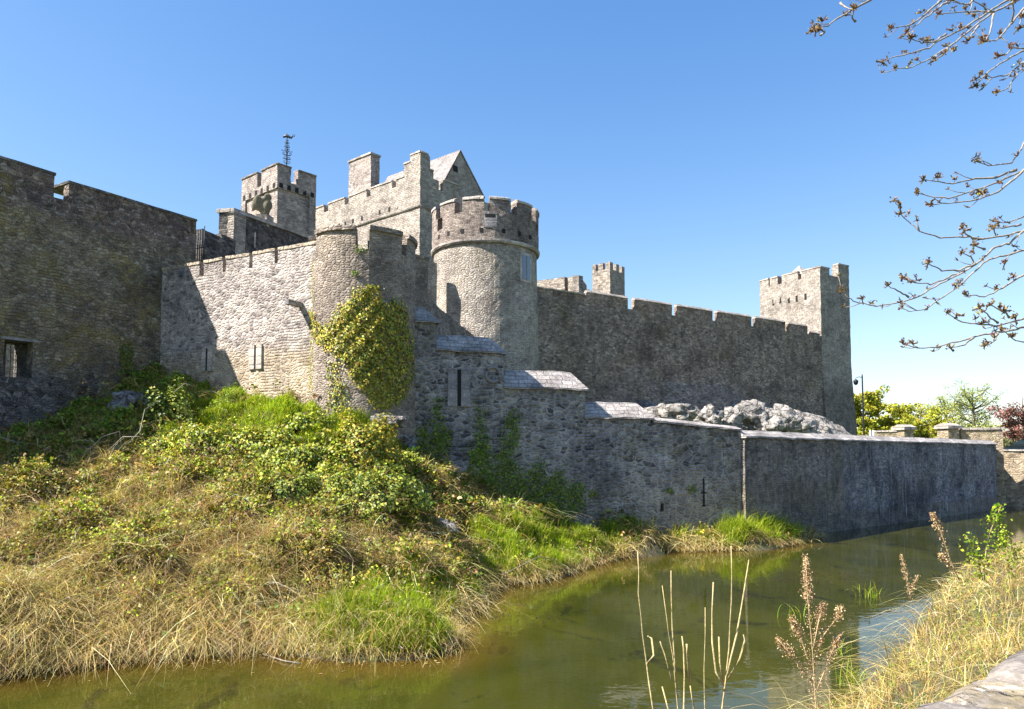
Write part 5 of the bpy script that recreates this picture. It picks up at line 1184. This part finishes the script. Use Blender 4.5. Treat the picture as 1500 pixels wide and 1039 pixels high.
fw.leaves(p,rng.uniform(.03,.11,k),rng.normal(0,.04,(k,3))+[0,0,1],np.concatenate([pick(900,[(.06,.035,.03),(.05,.045,.02),(.09,.05,.04)],.3),pick(k3,STRAW+BRL+CANE,.3)]),asp=.5,fold=.02)
tag(fw.build('floating_weed',M['leaf']),'dark weed and dead leaves floating on the river','water weed',kind='stuff')
# ---- upright pale shoots by the water at the bottom of the view
def shoot(name,label,group,stalks,d,rad,m=None,leaves=None,cat='plant',knots=True):
    b=P(stalks[0][0][0],stalks[0][0][1],d); gz=float(nearbank(np.array([b.x]),np.array([b.y]))[0])
    t=thing(name,label,cat,(b.x,b.y,min(gz,b.z)),group)
    for st in stalks:
        pts=[P(a,c,d+random.uniform(-.05,.05)) for a,c in st]
        if st[0][1]>=1035: pts=[Vector((pts[0].x*.99,pts[0].y,gz-.05))]+pts
        # resample with small wobble
        rs=[]
        for p,q in zip(pts[:-1],pts[1:]):
            k=max(1,int((q-p).length/.12))
            for i in range(k): rs.append(p+(q-p)*i/k+Vector((random.gauss(0,.0025),0,0)))
        rs.append(pts[-1]); L_=len(rs)
        rr=[rad*.54*(1-.62*i/L_)*(1.3 if knots and i%2==0 and i else 1.0) for i in range(L_)]
        tubes('stalk',[rs],rr,m or M['shoot'],t,6)
    return t
M['shoot']=plain('pale_shoot_bark',(.42,.33,.15),.7,0,.4,30)
M['dock']=plain('dry_seed_stalk',(.46,.32,.16),.9,0,.4,30)
gs_='pale shoots by the water'
shoot('bare_shoot','leftmost pale bare shoot rising from the bottom edge, with a short side stem',gs_,[[(957,1039),(945,960),(936,870),(934,808)],[(948,972),(957,960),(954,935),(949,932)]],4.6,.013)
shoot('bare_shoot','pair of slim shoots just right of the leftmost pale shoot',gs_,[[(992,1039),(985,960),(975,900),(970,858)],[(990,1000),(986,920),(984,868),(983,836)],[(985,1000),(973,960),(967,940)]],4.7,.010)
shoot('bare_shoot','stout snapped off shoot with a blunt broken top',gs_,[[(1001,1039),(1003,990),(1001,950),(999,932)],[(1010,1000),(1007,960),(1006,944)],[(1016,1039),(1011,1005)],[(980,1039),(970,1006)]],4.5,.016)
shoot('bare_shoot','single thin straight shoot between the snapped stub and the forked one',gs_,[[(1033,1039),(1031,980),(1032,930),(1033,890)]],4.9,.009)
shoot('bare_shoot','tall forked shoot with several upright branches, rightmost of the pale shoots',gs_,[[(1058,1039),(1062,1000),(1068,950),(1072,880),(1071,800)],[(1064,990),(1078,930),(1090,860),(1097,820)],[(1066,995),(1083,965),(1091,938),(1089,930)],[(1060,1005),(1048,985),(1044,940),(1045,853)],[(1060,1000),(1056,970),(1053,933)]],4.6,.012)
# dry dock with seed heads
def seedy(name,label,stalks,d,rad,n,size,spread,cols,leafm=None):
    t=shoot(name,label,None,stalks,d,rad,M['dock'],knots=False)
    v=Veg()
    for si,st in enumerate(stalks):
        pts=[np.array(P(a,c,d)) for a,c in st]; k=n if si==0 else n//2
        seg=rng.integers(0,len(pts)-1,k); f=rng.random(k); seg=np.where(rng.random(k)<.6,len(pts)-2,seg)
        A_=np.array(pts)[seg]; B2_=np.array(pts)[seg+1]; p=A_+(B2_-A_)*f[:,None]+rng.normal(0,spread,(k,3))*(1-.5*f[:,None])
        v.leaves(p,rng.uniform(*size,k),rng.normal(0,1,(k,3)),pick(k,cols,.25))
    o=v.build('seed_heads' if leafm is None else 'foliage',leafm or M['straw'],t)
    o['kind']='stuff' if leafm is None else 'thing'
    if leafm: del o['kind']
    return t
DK=[(.46,.31,.16),(.52,.37,.2),(.38,.24,.12),(.56,.42,.26)]
seedy('dry_dock','tall dry brown dock with branching seed heads over the water',[[(1195,1039),(1190,960),(1184,880),(1180,815)],[(1190,985),(1172,930),(1158,905)],[(1192,975),(1206,930),(1226,905),(1232,890)],[(1190,1000),(1160,960),(1138,935)],[(1196,1010),(1215,965),(1230,930)],[(1192,950),(1200,905),(1205,885)]],5.6,.009,1500,(.006,.015),.022,DK)
seedy('dry_dock','slender dry dock spike leaning left on the grassy right bank',[[(1405,850),(1390,815),(1378,780),(1365,752)],[(1400,840),(1384,822),(1378,812)]],9.0,.012,520,(.01,.024),.028,DK)
seedy('dry_dock','short dry seed spike at the edge of the right bank beside the arching reeds',[[(1335,880),(1328,850),(1320,812)],[(1332,870),(1345,842)]],9.5,.009,300,(.01,.022),.022,DK)
seedy('leafy_shoot','young arching shoot with fresh green leaves on the right bank',[[(1442,850),(1444,805),(1452,775),(1466,742)],[(1442,830),(1425,800),(1415,785)],[(1446,830),(1462,800),(1472,790)],[(1440,850),(1432,820),(1420,815)]],8.2,.010,190,(.02,.042),.06,LIME+GREEN,M['leaf'])
seedy('leafy_shoot','small leafy sprig at the right edge of the picture on the bank',[[(1478,840),(1476,810),(1470,775)],[(1480,830),(1490,805)]],8.4,.009,130,(.02,.04),.05,LIME+GREEN+STRAW[:1],M['leaf'])

# ---- stone parapet in the near right corner
a=PZ(1352,1039,2.98); b=PZ(1500,950,2.98); dv=Vector((b.x-a.x,b.y-a.y)).normalized()
oo=Vector((-dv.y,dv.x))*.06; Wx=Wall(Vector((a.x,a.y))-dv*2.5+oo, Vector((a.x,a.y))+dv*7+oo)
pt_=thing('parapet','rough grey parapet stones spotted with white lichen in the near right corner','parapet',Wx.pt(3,1.9))
random.seed(3); s=0; i=0
while s<Wx.L-.1:
    w_=random.uniform(.55,.95); e=min(Wx.L,s+w_)
    bm=bmesh.new(); bmesh.ops.create_cube(bm,size=1); bmesh.ops.subdivide_edges(bm,edges=bm.edges,cuts=7,use_grid_fill=True)
    zt3=2.98+random.uniform(-.03,.03)
    for v in bm.verts:
        c=v.co.copy(); c=Vector((math.copysign(abs(c.x*2)**1.0,c.x)/2,c.y,c.z)); 
        rr=max(0,abs(c.x)-.38)+max(0,abs(c.y)-.4); 
        p=Wx.pt(s+.01+(c.x+.5)*(e-s-.02), zt3-.5+(c.z+.5)*.5-(rr*.35 if c.z>.3 else 0), .02+.62*(.5-c.y))
        v.co=p+mnoise.noise_vector(p*4)*.018+mnoise.noise_vector(p*13)*.009
    me=bpy.data.meshes.new('coping_stone'); bm.to_mesh(me); bm.free(); l=me.uv_layers.new(name='UVMap')
    for lp in me.loops: co=me.vertices[lp.vertex_index].co; l.data[lp.index].uv=(co.x*1.2+i*3+co.z*.4,co.y*1.2+co.z*.7)
    link('coping_stone',me,M['para'],pt_,True); s=e; i+=1
Wx.box('wall_face',0,Wx.L,1.2,2.5,.06,.56,M['para'],pt_,.02)

# ================================================================== FAR RIGHT: bridge, gate piers, car, lamp, trees
Wbr=Wall(P(1466,700,60),P(1640,700,56))
br=thing('bridge','sunlit stone bridge wall crossing the river at the right edge','bridge',Wbr.pt(Wbr.L/2,0))
zbr=Wbr.z(1485,661)
build_wall(Wbr,'','','',.8,-1,[(0,Wbr.L,zbr)],M['bridge'],parent=br,part='spandrel_wall',amp=.05)
sweep('coping',Wbr.path(0,Wbr.L,zbr),rect(-.9,.1,0,.12),M['cope'],br)
def pier(px,ypt,ybt,wpx,d,label):
    c=P(px,ybt,d); w_=wpx/F*d/2; t=thing('gate_pier',label,'gate pier',(c.x,c.y,4),'gate piers beyond the quay wall'); zt4=P(px,ypt,d).z
    W_=Wall((c.x-w_*.95,c.y),(c.x+w_*.95,c.y+.3)); build_wall(W_,'','','',2*w_,4,[(0,W_.L,zt4-.4)],M['bridge'],parent=t,part='shaft',amp=.02)
    sweep('cap',W_.path(-.15,W_.L+.15,zt4-.4),[(.15,0),(.15,.22),(-w_,.42),(-2*w_-.15,.22),(-2*w_-.15,0)],M['cope'],t)
pier(1333.5,622,640,18,56,'left gate pier with flat cap beyond the quay wall'); pier(1399,620,640,20,57,'right gate pier with flat cap beside the higher wall')
Wv=Wall(P(1408,640,57.6),P(1469,640,57.0)); zv=Wv.z(1440,629.5)
vw=build_wall(Wv,'boundary_wall','pale coped wall between the right gate pier and the bridge','wall',.7,-1,[(0,Wv.L,zv)],M['bridge'],amp=.03)
sweep('coping',Wv.path(0,Wv.L+.1,zv),rect(-.8,.1,0,.16),M['cope'],vw)
Wu=Wall(P(1284,640,57),P(1325,640,56.5)); zu=Wu.z(1300,633)
uw=build_wall(Wu,'boundary_wall','short pale wall left of the left gate pier','wall',.6,3.5,[(0,Wu.L,zu)],M['bridge'],amp=.03); cope(Wu,0,Wu.L,zu,.6,M['cope'],uw,.12,.06)
# white bollards
for px in (1275,1279.5):
    c=P(px,636,70); t=tag(tubes('bollard',[[Vector((c.x,c.y,4.2)),Vector((c.x,c.y,c.z+.15)),Vector((c.x,c.y,P(px,630.5,70).z))]],[.1,.1,.06],plain('white_paint',(.8,.8,.8),.5)),'white bollard, %s of a pair behind the quay wall coping'%('left' if px<1277 else 'right'),'bollard','white bollards beyond the quay wall')
# road on the bridge and car
rz=P(1490,672,63).z-.35
me=mesh_py('road',[Wbr.pt(-8,rz,-.9),Wbr.pt(Wbr.L+20,rz,-.9),Wbr.pt(Wbr.L+20,rz,-10),Wbr.pt(-8,rz,-10)],[(0,1,2,3)]); tag(link('road',me,plain('asphalt',(.05,.05,.05),.9,0,.3,3)),kind='structure')
cc=Wbr.pt(Wbr.sx(1469,655)+1.9,rz,-2.6); cx_=Vector((Wbr.d.x,Wbr.d.y,0)); cn=Vector((-Wbr.n.x,-Wbr.n.y,0))
car=thing('parked_car','dark car half hidden behind the bridge wall at the right edge','car',cc)
sc=(P(1490,644,66).z-rz)/1.5
paint=plain('dark_car_paint',(.012,.018,.022),.2,.3); gl2_=plain('car_glass',(.012,.018,.02),.12); tyre=plain('tyre',(.015,.015,.015),.9)
def loft(name,secs2,m,parent):
    V=[];Fs=[];k=len(secs2[0])
    for s3 in secs2:
        for (a,b,c) in s3: V.append(cc+cx_*a*sc+cn*b*sc+Vector((0,0,c*sc)))
    for i in range(len(secs2)-1):
        for j in range(k): Fs.append((i*k+j,i*k+(j+1)%k,(i+1)*k+(j+1)%k,(i+1)*k+j))
    Fs+= [tuple(range(k)),tuple(range((len(secs2)-1)*k,len(secs2)*k))[::-1]]
    me=mesh_py(name,V,Fs); bm=bmesh.new(); bm.from_mesh(me); bmesh.ops.recalc_face_normals(bm,faces=bm.faces); bmesh.ops.bevel(bm,geom=bm.edges[:],offset=.03,segments=2,affect='EDGES'); bm.to_mesh(me); bm.free()
    return link(name,me,m,parent,True)
prof=[(-2.1,.35),(-2.15,.62),(-2.0,.86),(-1.2,.93),(1.3,.95),(2.1,.88),(2.2,.6),(2.15,.35)]
loft('body',[[(a,b,c) for a,c in prof] for b in (-.85,-.8,.8,.85)],paint,car)
loft('cabin',[[(-1.35,b,.9),(-.55,b*.86,1.38),(.9,b*.86,1.42),(1.75,b,.92)] for b in (-.76,.76)],gl2_,car)
loft('roof',[[(-.6,b,1.39),(-.3,b,1.46),(.6,b,1.5),(.95,b,1.42)] for b in (-.66,.66)],paint,car)
for a in (-1.35,1.35):
    for b in (-.8,.8):
        p=cc+cx_*a*sc+cn*b*sc+Vector((0,0,.33*sc)); wo=tubes('wheel',[[p-cn*.1*sc,p+cn*.1*sc]],.33*sc,tyre,car,18)
# street lamp
lc=P(1265.5,640,72); lz=P(1265.5,548,72).z
lamp=thing('street_lamp','tall dark lamp post with a hanging lantern beside the corner tower','street lamp',(lc.x,lc.y,4.2))
tubes('pole',[[Vector((lc.x,lc.y,4.2)),Vector((lc.x,lc.y,6)),Vector((lc.x,lc.y,lz-.2)),Vector((lc.x,lc.y,lz))]],[.12,.09,.07,.03],M['iron'],lamp,8)
az=P(1260,554,72).z; lx=P(1253.5,554,72).x
tubes('bracket',[[Vector((lc.x,lc.y,az+.05)),Vector(((lc.x+lx)/2,lc.y,az+.12)),Vector((lx,lc.y,az)),Vector((lx,lc.y,az-.15))]],.035,M['iron'],lamp,6)
tubes('lantern',[[Vector((lx,lc.y,az-.1)),Vector((lx,lc.y,az-.22)),Vector((lx,lc.y,az-.34)),Vector((lx,lc.y,az-.6)),Vector((lx,lc.y,az-.68))]],[.04,.2,.24,.17,.05],M['iron'],lamp,10)

def far_tree(name,label,px,ybase,d,h,wd_,cols,n,dens=1.,airy=False,trunk_c=None,lf=(.12,.3),group='trees beyond the gate'):
    b=P(px,ybase,d); t=thing(name,label,'tree',(b.x,b.y,3.8),group); z0=3.8
    tr=[]; top=z0+h
    tr.append([Vector((b.x+random.gauss(0,.05),b.y,z0+h*f)) for f in (0,.25,.5,.72,.9)])
    cl=[]
    rad=[[h*.028,h*.022,h*.016,h*.009,h*.003]]
    nb=34 if airy else 24
    for i in range(nb):
        f=random.uniform(.22,.88); an=random.uniform(0,6.28); prof_=math.sin(math.pi*min(1,(f-.12)/.92))**.6
        ln=wd_*prof_*random.uniform(.55,1.05); p0=Vector((b.x,b.y,z0+h*f*.9)); e=p0+Vector((math.cos(an)*ln,math.sin(an)*ln,ln*random.uniform(.25,.75)))
        mid_=p0.lerp(e,.5)+Vector((0,0,-.08*ln)); tr.append([p0,mid_,e]); rad.append([h*.009,h*.006,h*.002])
        for k in range(5 if airy else 6):
            q=p0.lerp(e,random.uniform(.35,1.05))+Vector((random.gauss(0,.09*wd_),random.gauss(0,.09*wd_),random.gauss(.1,.08*wd_))); cl.append((q,random.uniform(.12,.24)*wd_))
            if airy: tr.append([e.lerp(p0,.3),q]); rad.append([h*.003,h*.0015])
    tubes('trunk',tr,rad,M['bark2'],t,5)
    v=Veg(); per=max(8,n//len(cl))
    for q,r in cl:
        u=rng.normal(size=(per,3)); u/=np.linalg.norm(u,axis=1,keepdims=True); p=np.array(q)+u*(r*rng.uniform(.2,1,(per,1))**.6)*[1,1,.75]
        v.leaves(p,rng.uniform(*lf,per),u*.4+rng.normal(0,.6,(per,3))+[-.3,-.2,.5],pick(per,cols,.22)*np.exp(rng.normal(0,.12)))
    v.build('crown',M['leaf'],t)
YG=[(.29,.32,.024),(.38,.37,.03),(.23,.27,.02),(.43,.38,.04)]
AG=[(.3,.35,.07),(.38,.4,.08),(.24,.28,.06)]
CU=[(.24,.1,.085),(.32,.15,.12),(.19,.085,.075),(.36,.2,.16)]
far_tree('broadleaf_tree','dense yellow green tree directly behind the lamp post',1262,640,98,9.6,3.6,YG,9000,lf=(.2,.42))
far_tree('broadleaf_tree','lower yellow green tree right of the lamp post',1292,640,104,6.0,2.6,YG,5000,lf=(.2,.4))
far_tree('broadleaf_tree','spreading bright green tree between the two gate piers',1350,640,100,7.6,4.2,YG,7000,lf=(.16,.34))
far_tree('broadleaf_tree','low bright bush like tree just behind the left gate pier',1322,642,96,5.0,2.8,YG,4500,lf=(.18,.36))
far_tree('broadleaf_tree','thin half bare tree left of the tall airy one',1388,640,106,9.0,3.8,AG,2600,airy=True,lf=(.12,.24))
far_tree('broadleaf_tree','tall airy tree with ivy covered trunk, the tallest beyond the gate',1426,640,102,10.6,4.2,AG,4200,airy=True,lf=(.13,.26))
far_tree('broadleaf_tree','low dull green tree behind the boundary wall',1447,642,112,4.5,3.0,AG+[(.12,.13,.05)],2500,lf=(.18,.36))
far_tree('copper_tree','copper leaved tree at the right edge above the car',1500,642,92,8.6,3.6,CU,6500,lf=(.14,.3))
far_tree('broadleaf_tree','faint bare grey tree in the distance right of the lamp post tree',1310,640,150,10,4.0,[(.3,.27,.24),(.25,.23,.18)],900,airy=True,lf=(.15,.3))
tl=Veg(); k=42000; xx=rng.uniform(-300,420,k); hh=4+3*np.abs(fbm2(xx,xx*0,.06))+2*np.abs(fbm2(xx,xx*0,.31,2)); pz_=np.stack([xx,240+rng.normal(0,5,k),3.5+hh*rng.random(k)**.7],1)
tl.leaves(pz_,rng.uniform(.8,1.8,k),rng.normal(0,.6,(k,3))+[-.2,-.3,.6],pick(k,[(.11,.14,.04),(.15,.17,.05),(.13,.11,.07)],.2)); tag(tl.build('far_woods',M['leaf']),'hazy line of woods far beyond the castle','woods',kind='stuff')

# ================================================================== BUDDING TREE OVERHEAD (trunk stands right of the view)
def z1(l): return [(1150+a/4.286,b/4.286) for a,b in l]
def z2(l): return [(1200+a/3.057,200+b/3.057) for a,b in l]
BR=[z1(l) for l in ([(180,190),(270,160),(330,115),(430,60),(530,0),(700,-110),(1100,-260)],[(430,60),(425,110),(440,135)],[(430,60),(370,42),(348,20)],[(210,185),(250,200),(225,220)],
 [(610,390),(700,355),(800,335),(900,300),(1000,240),(1120,180),(1270,80),(1400,0),(1600,-90)],[(690,430),(770,430),(860,395),(930,360),(1050,280),(1150,200),(1290,90),(1440,10),(1650,-80)],
 [(670,180),(790,155),(850,115),(960,20),(980,0),(1060,-70)],[(770,200),(860,130),(950,60),(1030,0),(1130,-90)],[(960,90),(1100,75),(1260,70),(1310,75)],[(1250,265),(1290,200),(1310,90)],
 [(1250,265),(1320,255),(1380,200),(1430,140),(1500,50),(1650,-60)],[(1190,540),(1230,500),(1290,440),(1400,370),(1500,315),(1700,220)],[(1250,550),(1300,490),(1400,470),(1450,430),(1500,385),(1700,280)],
 [(1330,585),(1400,550),(1450,480),(1480,430),(1500,390)],[(790,240),(860,270),(940,262),(1010,215)],[(1170,0),(1230,30),(1262,62)],[(1440,0),(1430,100),(1420,150)],[(1340,360),(1390,345),(1430,300),(1500,305),(1650,280)],
 [(930,390),(985,345),(1020,305)],[(1150,255),(1180,205),(1215,165)],[(1055,320),(1075,290)],[(1040,0),(1100,20),(1160,30),(1180,0)],[(1470,180),(1480,120),(1500,60)])]
BR+=[z2(l) for l in ([(100,690),(130,725),(180,745),(260,760),(350,745),(450,715),(540,660),(640,610),(720,560),(780,500),(850,480),(917,420),(1050,330),(1250,240)],[(370,770),(410,785),(470,775),(560,715),(640,660),(720,580),(760,550),(850,530),(917,510),(1080,430),(1250,330)],
 [(360,345),(400,380),(450,425),(540,455),(650,450),(740,460),(850,440),(917,425),(1100,380)],[(440,255),(500,270),(580,275),(700,240),(800,205),(917,150),(1100,60)],[(500,305),(600,300),(700,285),(800,250),(860,200),(917,150)],[(470,195),(600,210),(700,190),(790,185),(880,150)],
 [(700,110),(760,130),(860,120),(890,80),(917,30),(980,-60)],[(660,710),(740,720),(820,680),(917,620),(1100,540)],[(575,795),(640,830),(720,840),(790,850),(917,815),(1100,760)],[(380,930),(440,945),(520,945),(620,920),(740,885),(850,870),(917,855),(1100,800)],
 [(590,945),(650,930),(690,900)],[(740,940),(790,910),(800,880)],[(765,755),(830,785),(850,810)],[(720,770),(760,805),(800,835)],[(780,380),(850,385),(917,360),(1050,300)],[(780,410),(840,408),(900,395)],[(370,635),(430,655),(500,660),(560,640),(640,610)],
 [(310,670),(350,690),(400,720)],[(490,570),(550,600),(620,600),(700,570)],[(640,410),(660,440),(690,460)],[(820,870),(880,915),(917,920)],[(830,570),(850,530),(880,510)],[(360,310),(365,345)],[(700,490),(740,505)],[(640,520),(680,540),(690,570)])]
tx,tyy=5.4,6.4; tb=Vector((tx,tyy,0)); tz=float(nearbank(np.array([tx]),np.array([tyy]))[0])
ft=thing('budding_tree','overhanging tree with thin grey twigs and brown opening buds','tree',(tx,tyy,tz))
tubes('trunk',[[Vector((tx+.05*math.sin(i),tyy+.05*math.cos(i*1.7),tz-.2+i*.7)) for i in range(12)]],[.22-.014*i for i in range(12)],plain('tree_bark',(.16,.14,.11),.9,0,.4,8),ft,12)
random.seed(11)
BD=[(.2,.13,.07),(.25,.17,.08),(.16,.095,.07),(.28,.21,.07),(.19,.11,.1)]
extra=[]
for br_ in BR:
    if len(br_)<4: continue
    for _ in range(2 if len(br_)<7 else 4):
        i=random.randrange(0,len(br_)-1); (xa_,ya_),(xb_,yb_)=br_[i],br_[i+1]; f=random.random(); x0_,y0_=xa_+(xb_-xa_)*f,ya_+(yb_-ya_)*f
        if x0_>1500: continue
        dx_,dy_=xa_-xb_,ya_-yb_; L9=math.hypot(dx_,dy_) or 1; ux,uy=dx_/L9,dy_/L9; sd_=random.choice((-1,1))*random.uniform(.4,1.1); ln_=random.uniform(9,24)
        vx,vy=ux-uy*sd_*.7,uy+ux*sd_*.7-.25; extra.append([(x0_+vx*ln_,y0_+vy*ln_),(x0_+vx*ln_*.5,y0_+vy*ln_*.55+1.5),(x0_,y0_)])
twigs=[]
rest=Veg(); nbud=0
for bi,br_ in enumerate(BR):
    px1=br_[-1][0]; d0=5.6+random.uniform(-.7,.7); run=px1>1495 or br_[-1][1]<-1
    pts=[P(a,b,d0+(.25*i/len(br_))+random.gauss(0,.02)) for i,(a,b) in enumerate(br_)]
    L_=sum((q-p).length for p,q in zip(pts[:-1],pts[1:]))
    if run and px1>1480:
        e9=Vector((tx,tyy,max(pts[-1].z-.25,4.4))); pts.append(pts[-1].lerp(e9,.5)+Vector((random.gauss(0,.06),random.gauss(0,.06),random.gauss(.06,.08)))); pts.append(e9)
    n=len(pts); base=.0085 if L_>.7 else .0045
    rs=[];rr=[]
    for i,(p,q) in enumerate(zip(pts[:-1],pts[1:])):
        for k in range(4):
            f=(i+k/4)/(n-1); rs.append(p.lerp(q,k/4)+Vector((random.gauss(0,.003),0,random.gauss(0,.003)))); rr.append(.0032+base*f*(1.25 if k==0 else 1))
    rs.append(pts[-1]); rr.append(.0035+base*1.6)
    bo=tubes('branch',[rs],rr,M['bark'],ft,6)
    vis=[p for p in rs[:int(len(rs)*.55)+1]]
    spots=[vis[0]]+[q for q in vis[1:] if random.random()<.2]
    for si,c in enumerate(spots):
        k=9 if si==0 else random.choice((3,4,5,8)); big=random.random()<.3
        own=(si==0 or big or k>=5) and nbud<100
        v=Veg() if own else rest
        off=Vector((random.gauss(0,.02),random.gauss(0,.02),random.uniform(.0,.04))) if si else Vector((0,0,0))
        cpt_=np.array(c+off)
        dirs=rng.normal(0,.8,(k,3))+[-.2,0,.75]; dirs/=np.linalg.norm(dirs,axis=1,keepdims=True)
        ln=rng.uniform(.02,.05,k)*(1.25 if big else 1)
        v.stems(np.tile(cpt_,(k,1)),dirs,ln,.1,np.full(k,.013),pick(k,BD,.2),segs=2)
        m_=k*2; v.leaves(cpt_+np.repeat(dirs*ln[:,None]*.7,2,axis=0)+rng.normal(0,.008,(m_,3)),rng.uniform(.011,.025,m_)*(1.3 if big else 1),rng.normal(0,1,(m_,3)),pick(m_,BD+([(.34,.34,.06)] if big else []),.2))
        if si: v.stems(np.array([np.array(c)]),np.array([np.array(off)])+[0,0,.004],np.array([off.length+.005]),0,np.array([.006]),pick(1,BD,.1),segs=2)
        if own: v.build('bud',M['leaf'],bo); nbud+=1
for tw in extra:
    d0=5.65; pts=[P(a,b,d0) for a,b in tw]; twigs.append(pts); k=5; c=np.array(pts[0]); dirs=rng.normal(0,.7,(k,3))+[-.3,0,.6]; dirs/=np.linalg.norm(dirs,axis=1,keepdims=True)
    rest.stems(np.tile(c,(k,1)),dirs,rng.uniform(.015,.035,k),.1,np.full(k,.010),pick(k,BD,.2),segs=2)
o=tubes('twigs',twigs,[.0022,.0028,.0035],M['bark'],ft,5); o['kind']='stuff'
o=rest.build('buds',M['leaf'],ft); o['kind']='stuff'
